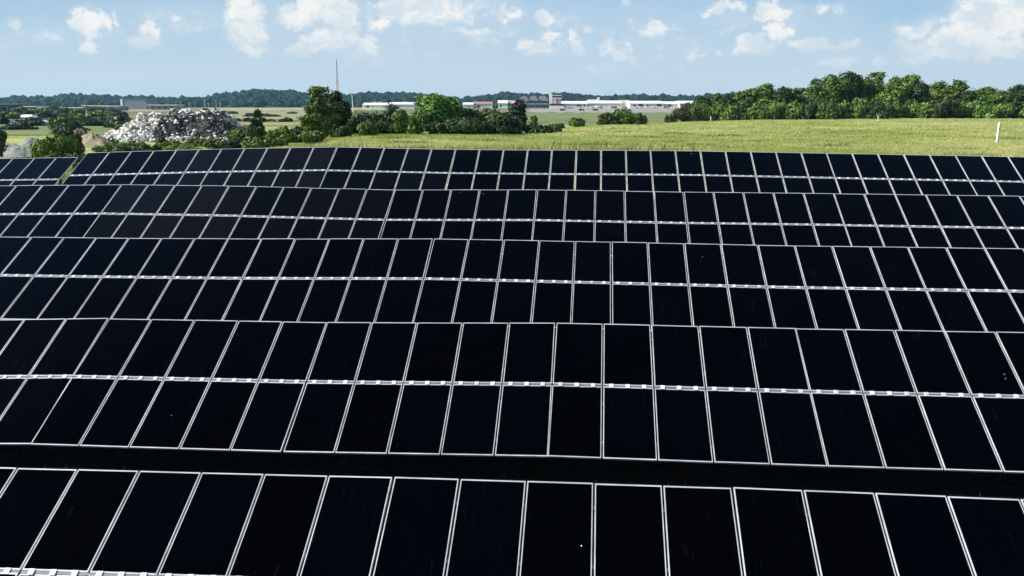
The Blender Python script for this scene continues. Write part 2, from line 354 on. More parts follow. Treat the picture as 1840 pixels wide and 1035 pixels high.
M['sand'] = mat('sand_heap', (0.33, 0.29, 0.20), .95, .1, var=.68, nscale=1.0, bump=.8, bscale=3)
M['gravel'] = mat('gravel_heap', (0.27, 0.285, 0.25), .95, .1, var=.7, nscale=1.0, bump=.8, bscale=3)
M['brown'] = mat('brown_soil', (0.13, 0.10, 0.07), .95, .1, var=1.5, nscale=.6, bump=.8, bscale=2)
M['steel'] = mat('galvanised_steel', (0.22, 0.245, 0.25), .45, .5, metal=.55, var=.75, nscale=12)
M['alu'] = mat('aluminium_frame', (0.64, 0.66, 0.68), .42, .5, metal=.35, var=.7, nscale=2.3, objr=.12)
M['clamp'] = mat('bright_clamp', (0.76, 0.77, 0.79), .4, .5, metal=.3, objr=.2)
M['post'] = mat('white_post', (0.72, 0.70, 0.66), .8, .3, var=.8, nscale=6)
M['tyre'] = mat('tyre', (0.02, 0.02, 0.02), .8)

# dark thin-film glass with faint cell lines and a little dust
def glass_mat(sheen=(0, 0, 0)):  # offset added to the base colour, paints a grey sheen of reflected cloud
    m = bpy.data.materials.new('panel_glass'); m.use_nodes = True; t = m.node_tree; b = t.nodes['Principled BSDF']
    def N(ty, **k):
        n = t.nodes.new(ty)
        for a, c in k.items(): setattr(n, a, c)
        return n
    L = t.links.new
    tc = N('ShaderNodeTexCoord'); sx = N('ShaderNodeSeparateXYZ'); L(tc.outputs['Object'], sx.inputs[0])
    # cell lines every 16 mm along the module
    w = N('ShaderNodeMath', operation='MULTIPLY'); L(sx.outputs[0], w.inputs[0]); w.inputs[1].default_value = 2*math.pi/0.0158
    c = N('ShaderNodeMath', operation='COSINE'); L(w.outputs[0], c.inputs[0])
    r = N('ShaderNodeMapRange'); L(c.outputs[0], r.inputs[0]); r.inputs[1].default_value = .55; r.inputs[2].default_value = 1
    # rain-run dust: stretched along the slope, different on every module
    oi = N('ShaderNodeObjectInfo'); of = N('ShaderNodeVectorMath', operation='ADD'); L(tc.outputs['Object'], of.inputs[0])
    m3 = N('ShaderNodeVectorMath', operation='MULTIPLY'); cb = N('ShaderNodeCombineXYZ'); L(oi.outputs['Random'], cb.inputs[0]); L(oi.outputs['Random'], cb.inputs[1])
    L(cb.outputs[0], m3.inputs[0]); m3.inputs[1].default_value = (37, 91, 0); L(m3.outputs[0], of.inputs[1])
    mp = N('ShaderNodeMapping'); mp.inputs['Scale'].default_value = (26, 1.3, 1); L(of.outputs[0], mp.inputs[0])
    n1 = N('ShaderNodeTexNoise'); n1.inputs['Scale'].default_value = 1; n1.inputs['Detail'].default_value = 3; L(mp.outputs[0], n1.inputs['Vector'])
    r1 = N('ShaderNodeMapRange'); L(n1.outputs['Fac'], r1.inputs[0]); r1.inputs[1].default_value = .62; r1.inputs[2].default_value = .85
    n2 = N('ShaderNodeTexNoise'); n2.inputs['Scale'].default_value = 1.7; n2.inputs['Detail'].default_value = 4; L(of.outputs[0], n2.inputs['Vector'])
    r2 = N('ShaderNodeMapRange'); L(n2.outputs['Fac'], r2.inputs[0]); r2.inputs[1].default_value = .45; r2.inputs[2].default_value = .8
    pr = N('ShaderNodeMath', operation='MULTIPLY'); L(r1.outputs[0], pr.inputs[0]); L(r2.outputs[0], pr.inputs[1])
    x1 = N('ShaderNodeMix', data_type='RGBA'); L(r.outputs[0], x1.inputs[0]); x1.inputs[6].default_value = (.0003+sheen[0], .0005+sheen[1], .0014+sheen[2], 1); x1.inputs[7].default_value = (.0008+sheen[0], .0012+sheen[1], .0022+sheen[2], 1)
    x2 = N('ShaderNodeMix', data_type='RGBA'); L(pr.outputs[0], x2.inputs[0]); L(x1.outputs[2], x2.inputs[6]); x2.inputs[7].default_value = (.022, .024, .028, 1)
    h = N('ShaderNodeHueSaturation'); rr = N('ShaderNodeMapRange'); L(oi.outputs['Random'], rr.inputs[0]); rr.inputs[3].default_value = .75; rr.inputs[4].default_value = 1.25
    L(rr.outputs[0], h.inputs['Value']); L(x2.outputs[2], h.inputs['Color']); L(h.outputs[0], b.inputs['Base Color'])
    ro = N('ShaderNodeMapRange'); L(n2.outputs['Fac'], ro.inputs[0]); ro.inputs[3].default_value = .16; ro.inputs[4].default_value = .34; L(ro.outputs[0], b.inputs['Roughness'])
    b.inputs['Specular IOR Level'].default_value = 0.006
    # anti-reflective glass: a blue reflection that grows towards grazing views
    lw = N('ShaderNodeLayerWeight'); lw.inputs['Blend'].default_value = .5
    pw = N('ShaderNodeMath', operation='POWER'); L(lw.outputs['Facing'], pw.inputs[0]); pw.inputs[1].default_value = 8
    ml = N('ShaderNodeMath', operation='MULTIPLY', use_clamp=True); L(pw.outputs[0], ml.inputs[0]); ml.inputs[1].default_value = 4.6
    gl = N('ShaderNodeBsdfGlossy'); gl.inputs['Color'].default_value = (.42, .66, 1, 1); gl.inputs['Roughness'].default_value = .2
    ms = N('ShaderNodeMixShader'); L(ml.outputs[0], ms.inputs[0]); L(b.outputs[0], ms.inputs[1]); L(gl.outputs[0], ms.inputs[2]); L(ms.outputs[0], t.nodes['Material Output'].inputs[0])
    return m
M['glass'] = glass_mat(); M['glass_sheen'] = glass_mat((.0030, .0035, .0042)); M['glass_faint_sheen'] = glass_mat((.0012, .0015, .0020))  # last two: cloud reflection painted into the glass colour, strong and faint

def ground_mat():
    m = bpy.data.materials.new('ground'); m.use_nodes = True; t = m.node_tree; b = t.nodes['Principled BSDF']
    b.inputs['Roughness'].default_value = .95; b.inputs['Specular IOR Level'].default_value = .1
    g = t.nodes.new('ShaderNodeNewGeometry')
    def nz(scale, det, lo, hi, vec=None, sc=None):
        n = t.nodes.new('ShaderNodeTexNoise'); n.inputs['Scale'].default_value = scale; n.inputs['Detail'].default_value = det; n.inputs['Roughness'].default_value = .62
        if sc:
            mp = t.nodes.new('ShaderNodeMapping'); mp.inputs['Scale'].default_value = sc; mp.inputs['Rotation'].default_value = (0, 0, -YAW); t.links.new(g.outputs['Position'], mp.inputs[0]); t.links.new(mp.outputs[0], n.inputs['Vector'])
        else: t.links.new(g.outputs['Position'], n.inputs['Vector'])
        r = t.nodes.new('ShaderNodeMapRange'); t.links.new(n.outputs['Fac'], r.inputs[0]); r.inputs[1].default_value = lo; r.inputs[2].default_value = hi
        return r.outputs[0]
    def mixc(f, a, c):
        x = t.nodes.new('ShaderNodeMix'); x.data_type = 'RGBA'
        if isinstance(f, float): x.inputs[0].default_value = f
        else: t.links.new(f, x.inputs[0])
        for i, v in ((6, a), (7, c)):
            if isinstance(v, tuple): x.inputs[i].default_value = (*v, 1)
            else: t.links.new(v, x.inputs[i])
        return x.outputs[2]
    c = mixc(nz(.09, 4, .35, .65), (0.245, 0.31, 0.068), (0.45, 0.445, 0.18))
    c = mixc(nz(.6, 6, .48, .75), c, (0.14, 0.19, 0.04))
    c = mixc(nz(.22, 6, .57, .72), c, (0.13, 0.135, 0.055))
    # bigger dry and green fields far out
    far = mixc(nz(1, 4, .42, .58, sc=(.006, .022, 1)), (0.09, 0.125, 0.04), (0.27, 0.245, 0.15))
    far = mixc(nz(1, 5, .5, .72, sc=(.02, .05, 1)), far, (0.055, 0.08, 0.032))
    vd = t.nodes.new('ShaderNodeVectorMath'); vd.operation = 'LENGTH'; t.links.new(g.outputs['Position'], vd.inputs[0])
    rd = t.nodes.new('ShaderNodeMapRange'); t.links.new(vd.outputs['Value'], rd.inputs[0]); rd.inputs[1].default_value = 190; rd.inputs[2].default_value = 420
    c = mixc(rd.outputs[0], c, far)
    # earth and thin weeds under and between the tables, blackened to paint their shade
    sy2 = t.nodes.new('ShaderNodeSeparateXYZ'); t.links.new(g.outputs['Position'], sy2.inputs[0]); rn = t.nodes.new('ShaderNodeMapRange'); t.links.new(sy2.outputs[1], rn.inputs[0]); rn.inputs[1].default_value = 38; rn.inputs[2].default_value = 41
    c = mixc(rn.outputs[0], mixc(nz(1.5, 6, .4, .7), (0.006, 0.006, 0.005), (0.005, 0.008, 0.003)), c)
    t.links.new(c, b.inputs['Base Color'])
    n2 = t.nodes.new('ShaderNodeTexNoise'); n2.inputs['Scale'].default_value = 3; n2.inputs['Detail'].default_value = 8; t.links.new(g.outputs['Position'], n2.inputs['Vector'])
    bp = t.nodes.new('ShaderNodeBump'); bp.inputs['Strength'].default_value = .8; bp.inputs['Distance'].default_value = .25
    t.links.new(n2.outputs['Fac'], bp.inputs['Height']); t.links.new(bp.outputs[0], b.inputs['Normal'])
    return m
M['ground'] = ground_mat()

# ------------------------------------------------------------------ ground: one sheet to beyond the horizon
def grid_sheet(xs, ys, zoff=0.0):
    X, Y = np.meshgrid(xs, ys); wx, wy = to_world(X, Y)
    Z = ground(wx.ravel(), wy.ravel())+zoff
    V = np.c_[wx.ravel(), wy.ravel(), Z]; n, m = len(ys), len(xs)
    i = np.arange((n-1)*(m-1)); r, c = i//(m-1), i % (m-1); a = r*m+c
    return V, np.c_[a, a+1, a+m+1, a+m]
side = np.concatenate([np.arange(0, 70, 1.5), np.geomspace(70, 9000, 70)])
xs = np.concatenate([-side[::-1][:-1], side])
ys = np.concatenate([np.linspace(-400, -20, 8), np.arange(-15, 8, 3.), np.arange(8, 130, 1.3), np.geomspace(130, 12000, 110)])
V, F = grid_sheet(xs, ys)
tag(link('ground', np_mesh('ground', V, F, M['ground'], True)), kind='structure')

def patch(name, px0, px1, y0, y1, m, zoff, kind='structure', nx=40, ny=12, wob=.04):
    """a sheet lying on the ground between two distances, with an uneven edge"""
    V = []
    for j in range(ny+1):
        for i in range(nx+1):
            fx = px0+(px1-px0)*i/nx; f = j/ny
            yy = y0*(y1/y0)**f
            if j in (0, ny): yy *= 1+wob*math.sin(i*1.7+j)+wob*.5*math.sin(i*4.1)
            if i in (0, nx): fx += 6*math.sin(j*1.9)
            x, y = to_world((fx-920)/FPX*yy/1.0, yy)
            V.append((x, y, G(x, y)+zoff))
    F = [(j*(nx+1)+i, j*(nx+1)+i+1, (j+1)*(nx+1)+i+1, (j+1)*(nx+1)+i) for j in range(ny) for i in range(nx)]
    return tag(link(name, np_mesh(name, V, F, m, True)), kind=kind)
M['apron'] = mat('apron_concrete', (0.30, 0.28, 0.25), .9, .2, var=.85, nscale=.05)
M['stubble'] = mat('dry_field', (0.30, 0.28, 0.17), .95, .1, col2=(0.20, 0.215, 0.10), nscale=.03)
M['stubble2'] = mat('pale_field', (0.36, 0.34, 0.22), .95, .1, col2=(0.25, 0.26, 0.14), nscale=.05)
M['meadow'] = mat('meadow', (0.10, 0.145, 0.045), .95, .1, col2=(0.20, 0.22, 0.10), nscale=.045, bump=.5, bscale=1)
M['redearth'] = mat('reddish_field', (0.33, 0.24, 0.19), .95, .1, col2=(0.24, 0.21, 0.15), nscale=.03)
patch('airport_apron', 948, 1300, 720, 1190, M['apron'], .12, nx=40)
patch('far_meadow', 900, 1300, 345, 690, M['meadow'], .08)
patch('dry_field', 395, 620, 420, 900, M['stubble'], .10)
patch('pale_field', 380, 700, 930, 1400, M['stubble2'], .10)
patch('reddish_field', 60, 360, 820, 1150, M['redearth'], .10)
patch('pale_field', -200, 230, 1180, 1500, M['stubble2'], .10)
patch('green_field', 8, 205, 195, 330, M['meadow'], .06, wob=.02)
patch('gravel_yard', -60, 90, 98, 140, M['gravel'], .05, nx=20, wob=.02)
patch('dirt_track', 20, 200, 345, 362, M['sand'], .09, ny=3, wob=.005)
patch('dirt_track', 395, 535, 300, 330, M['sand'], .09, ny=3, wob=.01)
patch('far_road', 390, 540, 905, 925, M['offwhite'], .2, ny=3, wob=.004)

# ------------------------------------------------------------------ wooded hills on the horizon
RIDGE = [(-500,166),(-200,172),(0,170),(14,172),(20,178),(30,173),(60,173),(80,175),(140,170),(200,170),(230,172),(260,173),(290,174),(310,177),(350,174),(388,174),(398,169),
 (430,167),(460,162),(490,160),(520,162),(560,166),(615,171),(660,167),(720,166),(760,168),(830,176),(850,173),(880,171),(915,165),(940,168),(1000,168),(1012,165),(1024,167),
 (1060,171),(1090,172),(1120,170),(1160,170),(1200,172),(1250,171),(1300,168),(1340,166),(1400,169),(1600,170),(1840,169),(2300,166)]
RX = [r[0] for r in RIDGE]; RY = [r[1] for r in RIDGE]
def hill_z(px, d):
    """hill surface: rises from its foot at 1650 m to the ridge at 2600 m, then falls behind"""
    x, y = to_world((px-920)/FPX*d, d)
    top = CZ+(188-np.interp(px, RX, RY)-5.5)/FPX*2600-3
    t = np.clip((d-1650)/950, 0, 1); t = t*t*(3-2*t)
    t2 = np.clip((d-2650)/900, 0, 1)
    g = CZ-5.5
    return x, y, g+(top-g)*t*(1-t2*t2)
hp = np.arange(-500, 2340, 12.); hd = np.concatenate([np.linspace(1640, 2650, 24), np.linspace(2700, 3600, 6)])
P_, D_ = np.meshgrid(hp, hd); x, y, z = hill_z(P_.ravel(), D_.ravel()); z[D_.ravel() <= 1641] -= 1.5; z[D_.ravel() >= 3590] -= 12
n, m = len(hd), len(hp); i = np.arange((n-1)*(m-1)); r, c = i//(m-1), i % (m-1); a = r*m+c
M['hillgrass'] = mat('hill_floor', (0.05, 0.07, 0.03), .95, .1, var=.6, nscale=.02)
tag(link('hills', np_mesh('hills', np.c_[x, y, z], np.c_[a, a+1, a+m+1, a+m], M['hillgrass'], True)), kind='structure')
def ico(sub):
    bm = bmesh.new(); bmesh.ops.create_icosphere(bm, subdivisions=sub, radius=1)
    v = np.array([p.co[:] for p in bm.verts]); f = np.array([[q.index for q in p.verts] for p in bm.faces]); bm.free(); return v, f
iv, ifc = ico(1)
def lumps(C_, R_, jitter=.25, flat=.8):
    n = len(C_); k = len(iv)
    V = iv[None]*(1+jitter*RNG.standard_normal((n, k, 1))*.6)*np.c_[R_, R_, R_*flat][:, None, :]+C_[:, None, :]
    F = ifc[None]+(np.arange(n)*k)[:, None, None]
    return V.reshape(-1, 3), F.reshape(-1, 3)
NF = 15000
fp = RNG.uniform(-480, 2320, NF); fd = 1680+(2640-1680)*RNG.uniform(0, 1, NF)**.7
fx, fy, fz = hill_z(fp, fd); rr = RNG.uniform(2.6, 7.5, NF)*np.where(RNG.random(NF) < .10, 1.5, 1)
V, F = lumps(np.c_[fx, fy, fz+rr*.55], rr, .28, .85)
tag(link('distant_forest', np_mesh('distant_forest', V, F, M['forest'])), 'dark wooded hills covering the whole horizon behind the airport', 'forest', kind='stuff')

# ------------------------------------------------------------------ vegetation builders
def leaf_crown(lobes, n, size, name, m, droop=0.3, aspect=1.0, seed=0, sprig=0.25):
    """leaf-sized quads spread through the crown's lobes. lobes: (x,y,z,rx,ry,rz); crown units in metres"""
    R = np.random.default_rng(seed)
    L = np.array(lobes); vol = (L[:, 3]*L[:, 4]+L[:, 3]*L[:, 5]+L[:, 4]*L[:, 5]); p = vol/vol.sum()
    k = R.choice(len(L), n, p=p); d = R.standard_normal((n, 3)); d /= np.linalg.norm(d, axis=1)[:, None]
    # bumpy shells: leaf clumps stand out, gaps in between
    ph = R.uniform(0, 6.28, (len(L), 3))
    bump = (np.sin(d[:, 0]*6+ph[k, 0])+np.sin(d[:, 1]*7+ph[k, 1])+np.sin(d[:, 2]*6.5+ph[k, 2]))*.10
    rad = (R.random(n)**.30)*(1+bump)
    out = R.random(n) < .10; rad = np.where(out, rad*(1+sprig*1.5*R.random(n)), rad)
    c = L[k, :3]+d*rad[:, None]*L[k, 3:6]
    ok_ = c[:, 2] > 0.02; c = c[ok_]; kk = k[ok_]; n = len(c)
    dd = (c-L[kk, :3])/L[kk, 3:6]; dd /= np.linalg.norm(dd, axis=1)[:, None]+1e-6; cen = L[:, :3].mean(0); do = c-cen; do /= np.linalg.norm(do, axis=1)[:, None]
    nrm = R.standard_normal((n, 3))*.62+dd*.8+do*.45; nrm[:, 2] += .12; nrm /= np.linalg.norm(nrm, axis=1)[:, None]
    a = np.cross(nrm, R.standard_normal((n, 3))); a /= np.linalg.norm(a, axis=1)[:, None]; b = np.cross(nrm, a)
    s = (size*R.uniform(.55, 1.35, n))[:, None]
    V = np.stack([c-a*s, c-b*s*aspect*.55, c+a*s, c+b*s*aspect*.55], 1).reshape(-1, 3)
    F = np.arange(4*n).reshape(n, 4)
    return np_mesh(name, V, F, m)
def trunk_mesh(lobes, h0, r0, name='trunk'):
    b = MB(); L = sorted(lobes, key=lambda l: -l[2]); top = L[0]
    b.tube([(0, 0, -.4), (r0*.3, 0, h0*.5), (top[0]*.35, top[1]*.35, h0), (top[0]*.8, top[1]*.8, top[2])], [r0*1.25, r0, r0*.75, r0*.15], 7)
    for l in L[1:7]:
        z0 = min(h0*.9, l[2]*.7); b.tube([(0, 0, z0*.8), (l[0]*.5, l[1]*.5, (z0+l[2])*.5), (l[0], l[1], l[2])], [r0*.55, r0*.35, r0*.08], 5)
    return b.mesh(name, M['bark'])
def make_lobes(kind, seed):
    R = random.Random(seed); L = []
    if kind == 'round':          # broad deciduous, unit height 10, width 9
        for _ in range(15):
            a = R.uniform(0, 6.28); q = R.uniform(0, 1)**.6; z = R.uniform(2.0, 8.6); w = math.sin(min(1, (z)/9.2)*math.pi)**.45*3.4
            s = R.uniform(1.1, 1.9); L.append((math.cos(a)*q*w*.8, math.sin(a)*q*w*.8, z, s*1.1, s*1.1, s*.85))
        L.append((0, 0, 8.6, 1.5, 1.5, 1.2)); L.append((0, 0, 5, 2.8, 2.8, 3))
    elif kind == 'tall':
        for _ in range(15):
            a = R.uniform(0, 6.28); z = R.uniform(1.6, 9.0); w = 2.3*(1-abs(z-4.6)/7.5)
            s = R.uniform(.8, 1.4); L.append((math.cos(a)*w*R.random(), math.sin(a)*w*R.random(), z, s, s, s*1.1))
        L.append((0.2, 0, 8.8, .7, .7, 1.0)); L.append((0, 0, 7.4, 1.2, 1.2, 1.2)); L.append((0, 0, 4.6, 1.7, 1.7, 3.2))
    elif kind == 'layered':      # branchy, gaps, tiers
        for _ in range(18):
            a = R.uniform(0, 6.28); z = R.uniform(1.2, 9.2); w = 3.1*(1-abs(z-4.2)/7.0); s = R.uniform(.6, 1.15)
            L.append((math.cos(a)*w*(.4+.6*R.random()), math.sin(a)*w*(.4+.6*R.random()), z, s*1.5, s*1.3, s*.55))
        L.append((-.3, 0, 8.7, .9, .8, .9)); L.append((.1, .1, 7.4, 1.2, 1.1, 1.2)); L.append((0, 0, 4.8, 1.7, 1.7, 3.2))
    elif kind == 'bush':         # wide, to the ground; unit height 5, width 8
        for _ in range(13):
            a = R.uniform(0, 6.28); q = R.random()**.5; z = R.uniform(.5, 4.0)*(1-.35*q); s = R.uniform(.8, 1.4)
            L.append((math.cos(a)*q*3.2, math.sin(a)*q*3.0, z, s*1.15, s*1.15, s))
        L.append((0, 0, 2.0, 2.6, 2.4, 1.9))
    elif kind == 'low':          # ragged undergrowth; height 3, width 9
        for _ in range(12):
            L.append((R.uniform(-4, 4), R.uniform(-2, 2), R.uniform(.4, 1.9), R.uniform(.8, 1.5), R.uniform(.8, 1.3), R.uniform(.5, 1.0)))
        L.append((0, 0, .8, 3.4, 1.6, .9))
    return L
BASE = {'round': (10, 9), 'tall': (10, 5.5), 'layered': (10, 7.5), 'bush': (5, 8.4), 'low': (3, 9)}
VAR = {}
def variant(kind, m, i, n, leaf):
    leaf = max(.1, round(leaf*20)/20); key = (kind, m, i, n, leaf)
    if key not in VAR:
        lo = make_lobes(kind, i*13+len(kind)*7)
        VAR[key] = (leaf_crown(lo, n, leaf, 'crown', M[m], seed=i*31+len(kind), aspect=1.1), trunk_mesh(lo, {'round': 2.4, 'tall': 2.2, 'layered': 2.0, 'bush': .6, 'low': .4}[kind], .22 if kind in ('round', 'tall', 'layered') else .09))
    return VAR[key]
def plant(name, label, cat, px, yc, wpx, hpx, kind, m, i=0, n=5000, leaf=.3, group=None, rot=None, base=None, lean=0):
    """a tree or bush whose crown measures wpx by hpx photograph pixels at distance yc; leaf = real leaf clump half-size"""
    H, Wd = BASE[kind]; k = yc/FPX*1.0
    sz, sx = hpx*k*.96/H, wpx*k*.98/Wd
    s = (sz+sx)/2
    cm, tm = variant(kind, m, i, n, leaf/s)
    p = on_ground(px, yc)
    if base is not None: p = ray(px, base, yc)
    e = empty(name, p, rot if rot is not None else random.uniform(0, 6.28)); tag(e, label, cat, group)
    c = link('crown', cm, e); t = link('trunk', tm, e)
    for o in (c, t): o.scale = (sx, sx, sz)
    if lean: e.rotation_euler.y = lean
    return e

# right-hand treeline at the edge of the grass (all about 250 m away)
def ordn(i): return ['first','second','third','fourth','fifth','sixth','seventh','eighth','ninth','tenth','eleventh','twelfth','thirteenth','fourteenth','fifteenth','sixteenth','seventeenth','eighteenth','nineteenth','twentieth','twenty-first','twenty-second','twenty-third','twenty-fourth','twenty-fifth','twenty-sixth','twenty-seventh','twenty-eighth','twenty-ninth','thirtieth'][i]
LINE = [(1258,172,44,'round','leaf_dark'),(1288,168,44,'round','leaf_mid'),(1316,168,40,'layered','leaf_dark'),(1345,163,48,'round','leaf_mid'),(1376,153,40,'tall','leaf_mid'),(1404,160,46,'round','leaf_dark'),
 (1432,162,44,'layered','leaf_mid'),(1462,145,50,'round','leaf_mid'),(1492,139,50,'round','leaf_mid'),(1524,132,52,'round','leaf_dark'),(1552,140,48,'round','leaf_mid'),(1574,129,50,'layered','leaf_mid'),
 (1604,139,54,'round','leaf_mid'),(1628,136,44,'tall','leaf_mid'),(1652,150,48,'round','leaf_dark'),(1684,147,58,'round','leaf_mid'),(1712,145,44,'tall','leaf_mid'),(1738,164,46,'round','leaf_dark'),(1766,160,50,'round','leaf_mid'),
 (1796,166,52,'round','leaf_mid'),(1826,154,50,'round','leaf_dark'),(1856,150,56,'round','leaf_mid'),(1892,156,56,'round','leaf_mid'),(1930,160,60,'round','leaf_dark')]
for i, (px, top, w, kind, m) in enumerate(LINE):
    yc = 252+random.uniform(-4, 22)+ (6 if i % 2 else 0)
    base = 218-(px-1258)*.0125
    look = {'round': 'broad round-headed', 'layered': 'ragged branchy', 'tall': 'narrow upright'}[kind]
    tone = 'dark green' if m == 'leaf_dark' else 'mid green'
    near = ('beside the hangars' if px < 1330 else 'in the wood\'s low left part' if px < 1450 else 'in the wood\'s high middle' if px < 1660 else 'right of the wood\'s summit' if px < 1760 else 'near the right edge')
    plant('broadleaf_tree', f'{look} {tone} tree {near}, {ordn(i)} from left', 'tree', px, yc, w*1.32, base-top+3, kind, m, i % 5, 6500, .36, 'trees of the wood behind the grass field')
UG = [(1248,34,'low'),(1275,30,'bush'),(1302,28,'low'),(1330,30,'bush'),(1360,32,'bush'),(1392,30,'low'),(1424,34,'bush'),(1455,32,'low'),(1484,38,'bush'),(1515,30,'bush'),(1546,34,'low'),(1576,34,'bush'),
      (1606,30,'low'),(1636,32,'bush'),(1668,30,'bush'),(1700,34,'low'),(1732,30,'bush'),(1762,34,'bush'),(1792,26,'low'),(1822,32,'bush'),(1852,34,'bush')]
for i, (px, h, kind) in enumerate(UG):
    yc = 240+random.uniform(-4, 6)
    m = ['leaf_mid', 'leaf_dark', 'leaf_mid', 'leaf_bright'][(i*7) % 4]
    tone = {'leaf_mid': 'mid green', 'leaf_dark': 'dark green', 'leaf_bright': 'light green'}[m]
    plant('shrub', f'{tone} {"sprawling" if kind=="low" else "rounded"} shrub at the foot of the wood, {ordn(i)} from left', 'shrub', px, yc, 58, h*1.3, kind, m, i % 2, 2600, .34, 'shrubs at the foot of the wood')
plant('dead_shrub', 'brownish half-dead shrub at the left end of the wood, in front of the white hangar', 'shrub', 1226, 215, 52, 33, 'bush', 'leaf_brown', 3, 1500, .26)
plant('dead_shrub', 'small brown shrub just left of the wood', 'shrub', 1205, 210, 26, 18, 'low', 'leaf_brown', 4, 900, .22)

# shrubs in the middle of the field edge
plant('shrub', 'dark rounded left part of the isolated bush in front of the white hangars', 'shrub', 1094, 162, 44, 26, 'bush', 'leaf_dark', 1, 3200, .22)
plant('shrub', 'tallest light green crown of the isolated bush in front of the white hangars', 'shrub', 1122, 163, 54, 36, 'bush', 'leaf_mid', 2, 4200, .22)
plant('shrub', 'low dark right end of the isolated bush in front of the white hangars', 'shrub', 1150, 162, 34, 20, 'bush', 'leaf_dark', 3, 2400, .22)
plant('shrub', 'small green bush left of the isolated bush, below the white hangars', 'shrub', 1038, 160, 40, 19, 'bush', 'leaf_mid', 4, 2600, .2)
plant('shrub', 'very low bush between the hedge and the small green bush', 'shrub', 1002, 150, 44, 11, 'low', 'leaf_dark', 1, 1800, .18)
plant('young_tree', 'slight pale young tree standing behind the right end of the hedge', 'tree', 960, 260, 20, 22, 'round', 'leaf_mid', 5, 1200, .25)

